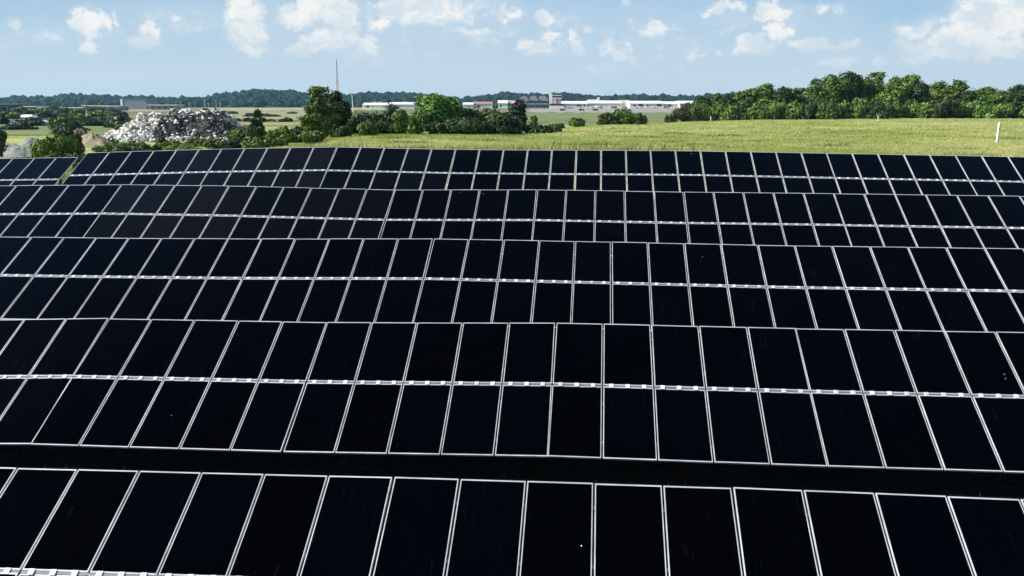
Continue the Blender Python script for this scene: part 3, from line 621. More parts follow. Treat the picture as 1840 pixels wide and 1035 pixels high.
# the hedge of bushes and trees across the middle left
HEDGE = [
 ('broadleaf_tree','tallest dark tree left of the red lattice mast','tree',568,104,76,102,'layered','leaf_mid',1,8500,.15),
 ('broadleaf_tree','dark leaning tree directly under the red lattice mast','tree',606,108,62,82,'round','leaf_dark',2,7000,.15),
 ('broadleaf_tree','narrow dark tree at the back of the tallest tree pair','tree',585,112,46,82,'tall','leaf_dark',3,5200,.15),
 ('shrub','dark bush below the white street lamp','shrub',645,118,84,50,'bush','leaf_dark',1,5200,.15),
 ('shrub','light olive bush low in front of the street lamp','shrub',662,100,44,32,'bush','leaf_mid',2,4200,.12),
 ('shrub','dull green bush under the left end of the white shed','shrub',702,116,80,54,'bush','leaf_dark',3,5200,.14),
 ('shrub','feathery green sapling clump left of the brightest tree','shrub',722,108,44,46,'round','leaf_mid',4,4200,.13),
 ('broadleaf_tree','brightest yellow-green tree in the hedge','tree',778,114,92,75,'round','leaf_bright',6,9000,.17),
 ('broadleaf_tree','right-hand crown of the brightest yellow-green tree group','tree',814,115,62,68,'round','leaf_bright',7,6000,.17),
 ('shrub','light green bush at the left foot of the brightest tree','shrub',752,111,50,50,'bush','leaf_bright',5,4600,.14),
 ('shrub','dark bush right of the brightest tree','shrub',848,116,70,54,'bush','leaf_dark',4,5200,.15),
 ('shrub','rounded green bush in front of the red-roofed sheds','shrub',884,117,64,55,'bush','leaf_mid',5,5600,.15),
 ('broadleaf_tree','blue-green tree in front of the arched terminal roof','tree',932,118,46,62,'tall','leaf_blue',6,4800,.14),
 ('shrub','very dark bush at the foot of the blue-green tree','shrub',915,114,60,44,'bush','leaf_dark',6,5200,.15),
 ('shrub','low dark end of the hedge, falling away to the right','shrub',962,118,70,24,'low','leaf_dark',3,4200,.14),
 ('shrub','small ragged bush at the last right tip of the hedge','shrub',994,122,34,15,'low','leaf_mid',4,1800,.12),
 ('shrub','dark undergrowth below the rounded green bush','shrub',866,111,90,28,'low','leaf_dark',5,4600,.14),
 ('shrub','dark undergrowth below the brightest tree','shrub',800,110,90,26,'low','leaf_dark',6,4600,.14),
 ('shrub','dark undergrowth between the lamp and the brightest tree','shrub',690,112,80,30,'low','leaf_dark',7,4600,.14),
 ('shrub','olive undergrowth in front of the tallest tree','shrub',560,92,80,26,'low','leaf_mid',8,4200,.12),
 ('shrub','dark undergrowth right of the tallest tree trunk','shrub',612,98,70,26,'low','leaf_dark',9,4200,.12),
 ('small_tree','small bent dark tree right of the rubble heap','tree',462,112,46,64,'layered','leaf_dark',4,5200,.14),
 ('shrub','dark bush at the right foot of the rubble heap','shrub',444,104,40,36,'bush','leaf_dark',7,3800,.13),
 ('shrub','green bush between the small bent tree and the tallest tree','shrub',500,100,54,34,'bush','leaf_mid',8,4200,.13),
 ('shrub','weedy olive bush left of the tallest tree','shrub',530,98,44,30,'bush','leaf_dark',9,3600,.12),
 ('shrub','single round dark bush in front of the white rubble','shrub',288,122,28,22,'bush','leaf_dark',10,2600,.14),
 ('shrub','low weed clump below the dark side of the rubble heap','shrub',330,112,70,16,'low','leaf_mid',10,3000,.13),
 ('shrub','low weed clump at the right below the rubble heap','shrub',390,108,70,18,'low','leaf_mid',11,3000,.13),
 ('shrub','low yellowish weeds at the left below the rubble heap','shrub',225,118,80,13,'low','leaf_bright',12,2600,.12),
 ('broadleaf_tree','round dark tree above the gap between the two far tables','tree',90,88,80,62,'bush','leaf_mid',11,8000,.13),
 ('shrub','dark bush right behind the round dark tree','shrub',122,100,50,62,'bush','leaf_dark',12,5000,.14),
 ('shrub','black-green low bush above the end of the far left table','shrub',128,78,70,22,'low','leaf_dark',13,4600,.11),
 ('shrub','green undergrowth above the far left table','shrub',40,80,90,26,'low','leaf_mid',14,4800,.11),
 ('shrub','black-green thicket filling the corner above the gap between far tables','shrub',150,62,60,20,'low','leaf_dark',15,3800,.10),
 ('shrub','low dark thicket at the left edge above the far left table','shrub',-5,72,60,24,'low','leaf_dark',16,3800,.10),
 ('shrub','olive weeds at the foot of the sand heap','shrub',188,98,90,20,'low','leaf_mid',17,3800,.11),
 ('shrub','dark weeds in front of the white rubble foot','shrub',250,100,80,16,'low','leaf_dark',18,3400,.11),
 ('shrub','olive weeds in front of the middle of the rubble heap','shrub',320,92,100,18,'low','leaf_mid',19,3800,.11),
 ('shrub','dark ragged weeds at the right end of the rubble heap','shrub',405,88,90,24,'low','leaf_dark',20,3800,.11),
 ('shrub','olive brush between the small bent tree and the last row','shrub',470,82,90,24,'low','leaf_mid',21,4000,.11),
 ('shrub','tall light sapling standing among the weeds right of the bent tree','shrub',512,88,26,38,'tall','leaf_mid',22,2600,.11),
 ('shrub','dark low brush at the left foot of the tallest tree','shrub',536,108,60,34,'bush','leaf_dark',23,4600,.13),
 ('shrub','dark brush closing the hedge below the street lamp','shrub',655,110,90,36,'bush','leaf_dark',24,5000,.14),
 ('shrub','dark brush between the bright tree and the rounded bush','shrub',838,110,80,40,'bush','leaf_dark',25,5000,.14),
 ('shrub','dark brush closing the hedge under the blue-green tree','shrub',900,112,90,40,'bush','leaf_dark',26,5000,.14),
 ('shrub','green scrub overlapping the right foot of the rubble heap','shrub',425,125,50,34,'bush','leaf_mid',27,4200,.14),
 ('shrub','dark scrub against the far right side of the rubble heap','shrub',436,150,40,30,'bush','leaf_dark',28,3000,.16),
 ('shrub','green scrub between the sand heap and the rubble','shrub',196,134,30,14,'low','leaf_mid',29,2200,.13),
 ('shrub','ragged scrub in front of the dark side of the rubble','shrub',365,120,50,16,'low','leaf_mid',30,3000,.13),
 ('broadleaf_tree','dark tree cut by the left edge of the picture','tree',-12,92,50,66,'round','leaf_dark',12,5600,.14),
]
for (nm, lb, ct, px, yc, w, h, kd, m, i, n, lf) in HEDGE: plant(nm, lb, ct, px, yc, w, h, kd, m, i, int(n*.85), lf*1.3)
# scattered small trees in the valley, left
FAR = []
R2 = random.Random(5)
for (px, yc, w, h) in [(122,215,60,34),(108,235,40,30),(225,240,40,16),(212,280,46,18),(60,300,50,12),(168,300,40,14),(30,250,60,12)]: FAR.append((px, yc, w, h))
for k in range(56):
    px = R2.uniform(-40, 215); yc = R2.choice([330, 400, 440, 480, 540, 600, 680]); FAR.append((px, yc, R2.uniform(28, 60), R2.uniform(10, 19)*(1.3 if yc < 420 else 1)))
for (px, yc, w, h) in [(140,330,60,22),(185,335,70,24),(112,330,44,22),(60,420,60,14),(10,360,60,24),(205,420,50,18)]: FAR.append((px, yc, w, h))
for k in range(14): FAR.append((R2.uniform(400, 530), R2.choice([380, 520, 640]), R2.uniform(10, 24), R2.uniform(4, 8)))
FAR.sort(key=lambda q: (q[1] > 390, q[1] > 500, q[0] > 300, q[0])); bc_ = {}
for k, (px, yc, w, h) in enumerate(FAR):
    b_ = 'right of the rubble heap' if px > 300 else 'in the nearest valley tree belt' if yc <= 390 else 'in the middle valley tree belt' if yc <= 500 else 'in the farthest valley tree belt'
    q_ = bc_.get(b_, 0); bc_[b_] = q_+1
    plant('valley_tree', f"{['dark green', 'mid green', 'bluish green'][k % 3]} bush {b_}, {ordn(q_)} from the left", 'tree', px, yc, w, h, 'bush', ['leaf_dark', 'leaf_mid', 'leaf_blue'][k % 3], k % 2, 1300, .9, 'scattered trees in the valley fields')
for k in range(26):
    px = 850+15.6*k+R2.uniform(-4, 4)
    plant('valley_tree', f'tiny dark tree behind the far airport buildings, {ordn(k)} from the left', 'tree', px, R2.uniform(1215, 1300), R2.uniform(8, 22), R2.uniform(5, 10), 'bush', 'leaf_dark', k % 2, 1300, 1.9, 'small trees behind the airport sheds')

# ------------------------------------------------------------------ far buildings (about 1.2 km away)
def frame_at(px, yc, rz=0.0):
    """an Empty on the ground, x to the right as seen from the camera, y away from it"""
    p = on_ground(px, yc); return p
def bld(name, label, px0, px1, ytop, yc, cat='building', depth=30, group=None, base=None):
    """thing whose local frame is x right / y away / z up, with width and height in metres from photograph pixels"""
    k = yc/(cp+.2*sp)/FPX
    pxm = (px0+px1)/2; p = on_ground(pxm, yc)
    w = (px1-px0)*k
    top = ray(pxm, ytop, yc).z; h = top-p.z
    e = empty(name, p, YAW - 0*math.atan((pxm-920)/FPX)); tag(e, label, cat, group)
    return e, w, h, k
def part(name, parent, m, *boxes):
    b = MB()
    for q in boxes: b.box(*q)
    return b.build(name, M[m], parent)
def shed(label, px0, px1, ytop, yc, wall, roof, doors=(), depth=45, roofh=.35, group=None, roofname='roof', ridge=True):
    e, w, h, k = bld('hangar', label, px0, px1, ytop, yc, 'hangar', group=group)
    hw = h*(1-roofh)
    part('wall', e, wall, (-w/2, w/2, 0, depth, -.5, hw))
    b = MB()
    b.add([(-w/2-.6, -.8, hw), (w/2+.6, -.8, hw), (w/2+.6, depth/2, h), (-w/2-.6, depth/2, h), (w/2+.6, depth+.8, hw), (-w/2-.6, depth+.8, hw),
           (-w/2-.6, -.8, hw-.5), (w/2+.6, -.8, hw-.5), (w/2+.6, depth+.8, hw-.5), (-w/2-.6, depth+.8, hw-.5)],
          [(0, 1, 2, 3), (3, 2, 4, 5), (6, 7, 1, 0), (8, 9, 5, 4), (7, 8, 4, 2, 1), (9, 6, 0, 3, 5), (6, 9, 8, 7)])
    b.build(roofname, M[roof], e)
    for (d0, d1, z0, z1) in doors:
        x0 = (d0-(px0+px1)/2)*k; x1 = (d1-(px0+px1)/2)*k
        part('door' if z0 < .1 else 'window_band', e, 'dark', (x0, x1, -.12, .2, z0*hw+.05, z1*hw))
    nb = int(w/9)
    for i in range(1, nb):
        part('pilaster', e, wall, (-w/2+i*w/nb-.25, -w/2+i*w/nb+.25, -.3, -.002, 0, hw-.5))
    return e, w, h, k
shed('long white hangar beside the control tower, left of the isolated bush', 1012, 1056, 181.5, 1200, 'white', 'roofwhite', [(1017, 1023, 0, .45), (1036, 1044, .42, .8), (1049, 1051.5, .42, .8)], 60)
shed('white hangar behind the rooftop plant room', 1057, 1117, 180.5, 1215, 'white', 'roofwhite', [(1078, 1082, 0, .5), (1098, 1108, 0, .35)], 60)
e, w, h, k = bld('plant_room', 'small white block with dark openings standing above the middle hangar roof', 1057, 1088, 177, 1290)
part('wall', e, 'white', (-w/2, w*.05, 0, 9, -.5, h*.92)); part('side_wall', e, 'offwhite', (w*.12, w/2, 1, 9, -.5, h*.86)); part('vent_stack', e, 'white', (w*.02, w*.14, -1, 3, -.5, h*1.12))
part('window', e, 'dark', (-w*.3, -w*.12, -.15, .1, h*.55, h*.72)); part('window', e, 'dark', (w*.22, w*.32, .85, 1.1, h*.5, h*.68))
shed('white shed with a faded red roof behind the isolated bush', 1116, 1132, 179.5, 1230, 'white', 'pink', [], 40)
shed('long white hangar with four dark doors left of the wood', 1131, 1192, 181, 1195, 'white', 'roofwhite', [(1138, 1141, .42, .8), (1146, 1155, .42, .85), (1161, 1164.5, .42, .8), (1179, 1188, .42, .85), (1143, 1149, 0, .3)], 60)
shed('white hangar half hidden by the brownish shrub', 1193, 1219, 182, 1210, 'white', 'roofwhite', [(1200, 1206, .4, .8)], 50)
shed('white hangar disappearing behind the wood', 1220, 1282, 181, 1200, 'offwhite', 'roofwhite', [(1228, 1236, .4, .8), (1244, 1252, 0, .5)], 50)
shed('white shed left of the brightest tree, with a dark window in its left end', 652, 700, 184.5, 1150, 'white', 'roofwhite', [(659, 664, .3, .75), (689, 691, .3, .6)], 40)
shed('white shed with red patches on its roof, behind the brightest tree', 701, 744, 183.5, 1170, 'white', 'roofwhite', [(710, 718, 0, .5)], 40)
for (px, w_) in ((674, 6), (683, 5), (727, 6)):
    e, w, h, k = bld('roof_unit', 'small red unit showing above the white shed roof, at %s' % {674: 'its left', 683: 'its middle', 727: 'its right'}[px], px-w_/2, px+w_/2, 182.5, 1215, 'shed')
    part('wall', e, 'red', (-w/2, w/2, 0, 6, -.5, h*.8)); part('roof', e, 'pink', (-w/2-.3, w/2+.3, -.4, 6.4, h*.8, h))
shed('white shed between the brightest tree and the rounded bush', 832, 850, 184, 1180, 'white', 'roofwhite', [], 35)
shed('white shed with a red-brown roof above the rounded bush', 851, 884, 182.5, 1195, 'white', 'red', [(858, 862, .3, .7)], 40)
shed('pale shed above the hedge, left of the red-roofed terminal wing', 895, 912, 180, 1190, 'white', 'roofwhite', [(898, 901, .3, .7)], 40)
shed('terminal wing with long faded red roof and white walls', 906, 934, 180.5, 1205, 'white', 'pink', [(909, 931, .55, .85)], 30)
# terminal with three barrel vaults in a row
e, w, h, k = bld('terminal', 'airport terminal with three grey barrel-vaulted roofs over dark glass', 934, 987, 172, 1180)
part('wall', e, 'darkglass', (-w/2, w/2, 0, 28, -.5, h*.52)); part('canopy', e, 'grey', (-w/2-1, w/2+1, -5, -.01, h*.27, h*.33)); part('plinth', e, 'offwhite', (-w/2-.5, w/2+.5, -.6, -.02, -.4, 1.2))
part('parapet', e, 'dark', (-w/2-.4, w/2+.4, -.7, 28.4, h*.521, h*.60)); part('end_panel', e, 'pink', (-w/2+2, -w/2+9, -.9, -.62, h*.36, h*.70))
for i in range(10):
    x0 = -w/2+9.5+i*(w-11)/10; part('window', e, 'grey' if i % 3 == 0 else 'darkglass', (x0, x0+2.2, -.25, -.02, h*.08, h*.24))
    part('mullion', e, 'offwhite', (x0+2.5, x0+2.8, -.4, -.021, 0, h*.26)); part('upper_window', e, 'white', (x0, x0+1.9, -.2, -.021, h*.36, h*.44))
for i in range(3):
    b = MB(); x0 = -w/2+i*w/3*.98; ww = w/3*1.04; pr = []
    for s in range(11):
        f = s/10; pr.append((x0+ww*f, h*(.63+.37*math.sin(math.pi*(.06+.88*(1-f)**1.25))**.55)))
    pr = [(x0, h*.605)]+pr+[(x0+ww, h*.605)]
    b.prism(pr, -2.5+i*.04, 26+i*.04); b.build('vault', M['roofgrey'], e)
    b = MB(); b.prism([(x0+ww*.93, h*.62), (x0+ww*.60, h*1.0), (x0+ww*.66, h*1.03), (x0+ww*1.0, h*.64)], -3.1, -2.6); b.build('vault_edge', M['dark'], e)
# control tower
e, w, h, k = bld('control_tower', 'white control tower with dark cab glazing right of the vaulted terminal', 987, 1011, 165.5, 1175)
part('shaft', e, 'white', (-w*.5, -w*.30, 0, 9, -.5, h*.92)); part('block', e, 'offwhite', (-w*.299, w*.38, .5, 11, -.5, h*.62)); part('red_panel', e, 'red', (-w*.02, w*.16, -.2, .49, h*.3, h*.52)); part('red_panel', e, 'pink', (w*.2, w*.34, -.15, .49, h*.32, h*.46))
part('cab_glazing', e, 'darkglass', (-w*.298, w*.36, -.6, 11, h*.66, h*.78)); part('cab_floor', e, 'white', (-w*.298, w*.42, -1.2, 11.5, h*.621, h*.659)); part('cab_band', e, 'white', (-w*.297, w*.40, -.9, 11.3, h*.781, h*.82))
part('upper_cab', e, 'darkglass', (-w*.28, w*.34, 0, 10, h*.821, h*.90)); part('cab_roof', e, 'grey', (-w*.42, w*.40, -.8, 10.8, h*.921, h*.95)); part('dome', e, 'roofgrey', (-w*.3, w*.0, 1, 8, h*.951, h*1.0))
part('base_wing', e, 'white', (-w*.45, w*.6, -6, -.61, -.5, h*.16)); part('base_window', e, 'darkglass', (-w*.5, w*.62, -6.2, -5.9, h*.18, h*.30)); part('antenna', e, 'grey', (w*.1, w*.12, 4, 4.2, h*.951, h*1.12))
shed('low white annexe between the control tower and the first long hangar', 1003, 1014, 183.5, 1190, 'white', 'roofwhite', [(1006, 1010, 0, .5)], 25)
# left: grey warehouse with a white end, roofs in the valley
e, w, h, k = bld('warehouse', 'long grey warehouse with a bright white left end beyond the rubble heap', 220, 264, 178.5, 1080)
part('wall', e, 'grey', (-w/2+1.8, w/2, 0, 34, -.5, h)); part('end_wall', e, 'white', (-w/2-.6, -w/2+1.79, -.5, 34, -.5, h*1.02)); part('roof', e, 'grey', (-w/2+1.8, w/2+.4, -.4, 34.4, h+.01, h+.6))
for (a, b_, y, yc, lb) in [(44, 66, 190.5, 800, 'white flat roof of a low building at the left, beside the longest white roof'), (70, 148, 193, 700, 'longest flat white roof in the valley on the left'), (181, 216, 190, 900, 'pale low building left of the grey warehouse'),
                         (150, 178, 189.3, 960, 'narrow pale low building between the longest white roof and the grey warehouse'), (-20, 36, 186, 900, 'dark-walled low industrial building at the left edge'), (268, 320, 188, 1000, 'low pale building row behind the top of the rubble heap')]:
    e, w, h, k = bld('low_building', lb, a, b_, y, yc)
    part('wall', e, 'dark' if 'dark-walled' in lb else 'grey', (-w/2, w/2, 0, 22, -.5, h*.86)); part('roof', e, 'grey' if 'dark-walled' in lb else 'roofwhite', (-w/2-.8, w/2+.8, -1.2, 23, h*.861, h))
    for i in range(int(w/7)): part('window', e, 'darkglass', (-w/2+3+i*7, -w/2+6+i*7, -.12, .1, h*.3, h*.6))
e, w, h, k = bld('house', 'small house with a white gabled roof among the valley trees, left', 25, 58, 206, 390, depth=8)
part('wall', e, 'grey', (-w/2+.5, w/2-.5, 0, 8, -.5, h*.62)); b = MB()
b.add([(-w/2, -.6, h*.6), (w/2, -.6, h*.6), (w/2-2, 4, h), (-w/2+2, 4, h), (w/2, 8.6, h*.6), (-w/2, 8.6, h*.6)], [(0, 1, 2, 3), (3, 2, 4, 5), (1, 4, 2), (5, 0, 3), (0, 5, 4, 1)]); b.build('roof', M['roofwhite'], e)
part('door', e, 'dark', (-.5, .6, -.08, .1, 0, 2)); part('window', e, 'darkglass', (-w*.35, -w*.2, -.08, .1, 1, 1.9)); part('window', e, 'darkglass', (w*.18, w*.33, -.08, .1, 1, 1.9))
def car(px, yc, label, m, rz, parts=True):
    e = empty('parked_car', on_ground(px, yc), YAW+rz); tag(e, label, 'car', 'cars parked at the edge of the green field')
    b = MB(); b.prism([(-2.2, .3), (2.2, .3), (2.25, .8), (1.3, .95), (.8, 1.42), (-1.2, 1.45), (-2.1, 1.0)], -.85, .85); b.build('body', M[m], e)
    b = MB(); b.prism([(.95, 1.0), (.68, 1.36), (-1.1, 1.38), (-1.75, 1.0)], -.87, .87); b.build('side_windows', M['darkglass'], e)
    for x in (-1.4, 1.4):
        for y in (-.8, .8):
            w_ = MB(); w_.tube([(x, y-.1, .32), (x, y+.1, .32)], .32, 10); w_.build('wheel', M['tyre'], e)
for (px, m, lb, rz) in [(23, 'white', 'white car at the left end of the row beside the green field', .1), (30, 'white', 'second white car from the left beside the green field', .2), (45, 'offwhite', 'pale car parked alone below the small white-roofed house', -.1), (51, 'white', 'white car right of the pale car below the small house', .1),
                        (64, 'offwhite', 'pale car near the middle of the field\'s far edge', .0), (74, 'grey', 'grey car in the row at the field\'s far edge', .1), (86, 'white', 'right-most white car of the row at the field\'s far edge', 0)]:
    car(px, 352, lb, m, rz)
for (px, m, lb) in [(1011, 'grey', 'dark vehicle parked on the apron, left of three'), (1045, 'dark', 'dark vehicle parked on the apron, middle of three'), (1070, 'dark', 'dark vehicle parked on the apron, right of three, left of the isolated bush')]:
    e = empty('apron_vehicle', on_ground(px, 860), YAW); tag(e, lb, 'vehicle'); b = MB(); b.prism([(-2.6, .3), (2.6, .3), (2.6, 1.1), (1.6, 1.3), (1.0, 1.8), (-2.5, 1.8)], -.9, .9); b.build('body', M['dark'], e)
    for x in (-1.6, 1.6):
        w_ = MB(); w_.tube([(x, -.95, .35), (x, .95, .35)], .35, 8); w_.build('axle_wheels', M['tyre'], e)
def plane(px, yc, label, rz):
    e = empty('small_aircraft', on_ground(px, yc), YAW+rz); tag(e, label, 'aircraft')
    b = MB(); b.tube([(-5, 0, 1.6), (-3.8, 0, 1.6), (0, 0, 1.5), (3.5, 0, 1.9), (6, 0, 2.2)], [.2, .65, .9, .5, .15], 10); b.build('fuselage', M['white'], e, True)
    part('wing', e, 'white', (-1.2, .6, -6.5, 6.5, 2.2, 2.38)); part('tail_plane', e, 'white', (5, 6.1, -2, 2, 2.2, 2.3)); part('tail_fin', e, 'white', (4.9, 6.1, -.08, .08, 2.3, 4)); part('cockpit_window', e, 'darkglass', (-2, -.6, -.72, .72, 1.9, 2.2))
    for q in ((-3.6, 0), (0, -1.2), (0, 1.2)): w_ = MB(); w_.tube([(q[0], q[1], 1.4), (q[0], q[1], 0)], .12, 6); w_.build('landing_gear', M['dark'], e)
for (px, yc, lb, rz) in [(1024, 1160, 'small aircraft parked before the first white hangar', .3), (1064, 1165, 'small aircraft parked under the rooftop plant room', -.4), (1076, 1150, 'small aircraft parked just left of the isolated bush', .8), (1152, 1150, 'small aircraft in front of the four-door hangar, left', .2), (1176, 1155, 'small aircraft in front of the four-door hangar, right', 1.0)]:
    plane(px, yc, lb, rz)

# ------------------------------------------------------------------ mast, lamps, posts
M['mast_red'] = mat('mast_red', (0.42, 0.12, 0.08), .6, .3, var=.8, nscale=.5)
def lattice(e, z0, z1, w0, w1, m, nseg, r):
    f = MB(); d = MB()
    def c(z, a):
        t = (z-z0)/(z1-z0); w = (w0+(w1-w0)*t)/2; return (w*math.cos(a), w*math.sin(a), z)
    A = [math.pi/4+i*math.pi/2 for i in range(4)]
    for a in A: f.tube([c(z0, a), c(z1, a)], r, 5)
    for s in range(nseg):
        za, zb = z0+(z1-z0)*s/nseg, z0+(z1-z0)*(s+1)/nseg
        for i in range(4):
            d.tube([c(za, A[i]), c(zb, A[(i+1) % 4])], r*.55, 4); d.tube([c(zb, A[i]), c(zb, A[(i+1) % 4])], r*.5, 4)
    f.build('mast_section', M[m], e); d.build('bracing', M[m], e)
yc = 620; p = on_ground(608.5, yc); e = empty('lattice_mast', p, .2); tag(e, 'tall thin red lattice mast rising behind the dark tree', 'mast')
H = ray(608, 106, yc).z-p.z; zs = ray(608, 147, yc).z-p.z; zm = ray(608, 170, yc).z-p.z
lattice(e, -.3, zm, 2.6, 1.9, 'mast_red', 8, .16); lattice(e, zm, zs, 1.9, 1.3, 'pink', 6, .14); lattice(e, zs, H*.97, .85, .55, 'grey', 10, .10)
part('antenna', e, 'grey', (-.06, .06, -.06, .06, H*.965, H*1.02)); part('platform', e, 'mast_red', (-.9, .9, -.9, .9, zs-.1, zs+.15)) if 'mast_red' in M else None
yc = 300; p = on_ground(636, yc); e = empty('street_lamp', p, YAW); tag(e, 'white curved-arm street lamp right of the red mast', 'street lamp')
H = ray(632, 161, yc).z-p.z; b = MB(); b.tube([(0, 0, -.3), (-.2, 0, H*.5), (-.35, 0, H*.84), (-.6, 0, H*.93), (-1.1, 0, H*.985)], [.16, .13, .10, .08, .07], 8); b.build('pole', M['white'], e, True)
b = MB(); b.tube([(-1.05, 0, H*.99), (-1.4, 0, H), (-1.75, 0, H*.99)], [.10, .20, .12], 8); b.build('lamp_head', M['offwhite'], e, True)
def pole(px, yc, top, label, r=.12, m='white', cat='pole', name='lamp_pole', head=True):
    p = on_ground(px, yc); H = ray(px, top, yc).z-p.z; e = empty(name, p, YAW); tag(e, label, cat)
    b = MB(); b.tube([(0, 0, -.3), (0, 0, H*.5), (0, 0, H)], [r, r*.85, r*.6], 8); b.build('pole', M[m], e)
    if head: part('lamp_head', e, m, (-r*4, r*4, -r*1.5, r*1.5, H, H+r*1.6))
for (px, top, lb) in [(327, 183, 'thin pale mast left of the group above the rubble heap'), (342, 185, 'short pale mast second from left above the rubble heap'), (370, 181, 'tallest pale mast above the rubble heap'), (376, 186, 'thin mast just right of the tallest one above the rubble heap'), (390, 181.5, 'right-most pale mast above the rubble heap'), (264, 186, 'thin mast by the right end of the grey warehouse'), (397, 186, 'faint mast right of the rubble heap')]:
    pole(px, 620, top, lb, .13)
pole(157, 330, 198, 'pale leaning pole among the valley trees', .20, 'offwhite', head=False, name='pole'); pole(82, 420, 200, 'grey pole among the valley trees, left', .14, 'grey', head=False, name='pole')
pole(15, 420, 192, 'grey lamp pole at the far left of the valley', .14, 'grey'); pole(72, 400, 205, 'short grey lamp pole above the parked cars', .12, 'grey'); pole(684-8, 1190, 176, 'tiny mast on the skyline over the white shed roof', .35, 'grey', head=False, name='pole')
e = empty('standpipe', on_ground(208, 300), 0); tag(e, 'pale flared post standing at the left foot of the rubble heap', 'post')
b = MB(); b.tube([(0, 0, -.3), (0, 0, 1.2), (0, 0, 2.4), (0, 0, 2.9)], [.30, .28, .36, .50], 10); b.build('post', M['offwhite'], e, True); part('cap', e, 'white', (-.55, .55, -.55, .55, 2.9, 3.05))
for (px, yc, top, w_, lean, lb) in [(1796, 83, 219, .10, .045, 'weathered white fence post standing in the grass near the right edge'), (1578, 205, 208.5, .06, -.03, 'small white post at the foot of the wood, middle'), (1277, 205, 209, .06, .02, 'small white post at the left foot of the wood')]:
    p = on_ground(px, yc); H = ray(px, top, yc).z-p.z
    e = empty('fence_post', p, YAW+.3); tag(e, lb, 'post'); e.rotation_euler.y = lean
    s = w_*(1.0 if yc < 100 else 1.5)
    b = MB(); b.box(-s, s, -s*.8, s*.8, -.3, H*.93); b.build('post', M['post'], e); b = MB(); b.add([(-s, -s*.8, H*.93), (s, -s*.8, H*.93), (s, s*.8, H*.93), (-s, s*.8, H*.93), (-s*.3, 0, H*.99), (s*.3, 0, H)], [(0, 1, 5, 4), (1, 2, 5), (2, 3, 4, 5), (3, 0, 4), (0, 3, 2, 1)]); b.build('post_top', M['post'], e)
    if yc < 100: part('staple_rail', e, 'steel', (-s-.02, s+.02, -s*.8-.015, -s*.8-.002, H*.6, H*.63))

# ------------------------------------------------------------------ heaps
def mound(name, label, cat, px, yc, wm, dm, hm, m, seed, sharp=1.0, kind=None):
    R = np.random.default_rng(seed); n = 40; k = 26
    p = on_ground(px, yc); e = empty(name, p, YAW); tag(e, label, cat)
    a = np.linspace(0, 2*math.pi, n, endpoint=False); r = np.linspace(0, 1, k)
    A, Rr = np.meshgrid(a, r); ph = R.uniform(0, 6, 4)
    edge = 1+.12*np.sin(2*A+ph[0])+.08*np.sin(5*A+ph[1]); X = Rr*np.cos(A)*wm/2*edge; Y = Rr*np.sin(A)*dm/2*edge
    Z = hm*(1-Rr**(sharp*1.0))*(1-.12*np.exp(-(Rr/.18)**2))*(1+.12*np.sin(X*1.3+ph[2])*np.sin(Y*1.1+ph[3]))+R.standard_normal(X.shape)*.035*hm*(Rr < .97)+hm*.10*np.sin(A*3+ph[1])*Rr*(1-Rr)*2+hm*.07*np.sin(A*7+Rr*5+ph[0])*Rr*(1-Rr)*3-.25*(Rr > .98)
    V = np.c_[X.ravel(), Y.ravel(), Z.ravel()]; F = [(j*n+i, j*n+(i+1) % n, (j+1)*n+(i+1) % n, (j+1)*n+i) for j in range(k-1) for i in range(n)]
    link('heap', np_mesh('heap', V, F, M[m], True), e); return e
mound('sand_heap', 'pale tan sand heap left of the rubble heap', 'heap', 163, 126, 6.4, 5, 2.3, 'sand', 1, .9)
mound('sand_heap', 'lower tan mound joined to the left of the sand heap', 'heap', 132, 132, 6.0, 5, 1.1, 'sand', 2, 1.2)
mound('soil_mound', 'brown soil mound right behind the round dark tree', 'heap', 140, 150, 5.0, 4, 2.6, 'brown', 3, 1.1)
mound('gravel_heap', 'pale grey gravel heap in front, above the far left table', 'heap', 32, 108, 5.0, 4, 1.2, 'gravel', 4, 1.1)
mound('gravel_heap', 'larger pale grey gravel heap further right and behind', 'heap', 56, 122, 6.4, 5, 1.7, 'gravel', 5, 1.2)
mound('gravel_heap', 'flat grey gravel heap at the left edge', 'heap', 10, 120, 6.0, 5, 1.0, 'gravel', 6, 1.3)
mound('soil_mound', 'dark brown soil mound right of the rubble heap', 'heap', 428, 205, 10, 7, 2.5, 'brown', 7, 1.2)

# the rubble heap: a steep heap of broken pale concrete with a darker spoil slope on its right
PYC = 158; pc = on_ground(305, PYC); root = empty('rubble_heap', pc, YAW); tag(root, 'big heap of broken white and grey concrete rubble at the left, before the valley', 'rubble heap')
kx = PYC/(1.02*FPX)
def heap_h(x, y):
    """height of the heap at local x (right), y (away)"""
    u = x/kx+305                                   # photograph column the local x falls on
    prof = np.interp(u, [176, 190, 215, 240, 262, 300, 350, 385, 400, 425, 442], [0, .4, 2.0, 3.6, 4.4, 4.9, 5.0, 5.0, 4.3, 1.7, 0])*.88
    fr = np.clip((y+7.5)/7.5, 0, 1); bk_ = np.clip((11-y)/6, 0, 1)
    slope = fr**.85*bk_
    bite = 1-.42*np.exp(-((u-345)/42)**2-((y+4.2)/2.6)**2)
    return prof*slope*bite*(1+.07*np.sin(x*1.1+.6)+.07*np.sin(x*2.3+y)+.06*np.sin(y*2.3+x))
gx = np.linspace(-13.5, 14.5, 90); gy = np.linspace(-8.2, 11.5, 60); X, Y = np.meshgrid(gx, gy)
Z = heap_h(X, Y)+RNG.standard_normal(X.shape)*.09-.18
n, m = len(gy), len(gx); i = np.arange((n-1)*(m-1)); r, c = i//(m-1), i % (m-1); a = r*m+c
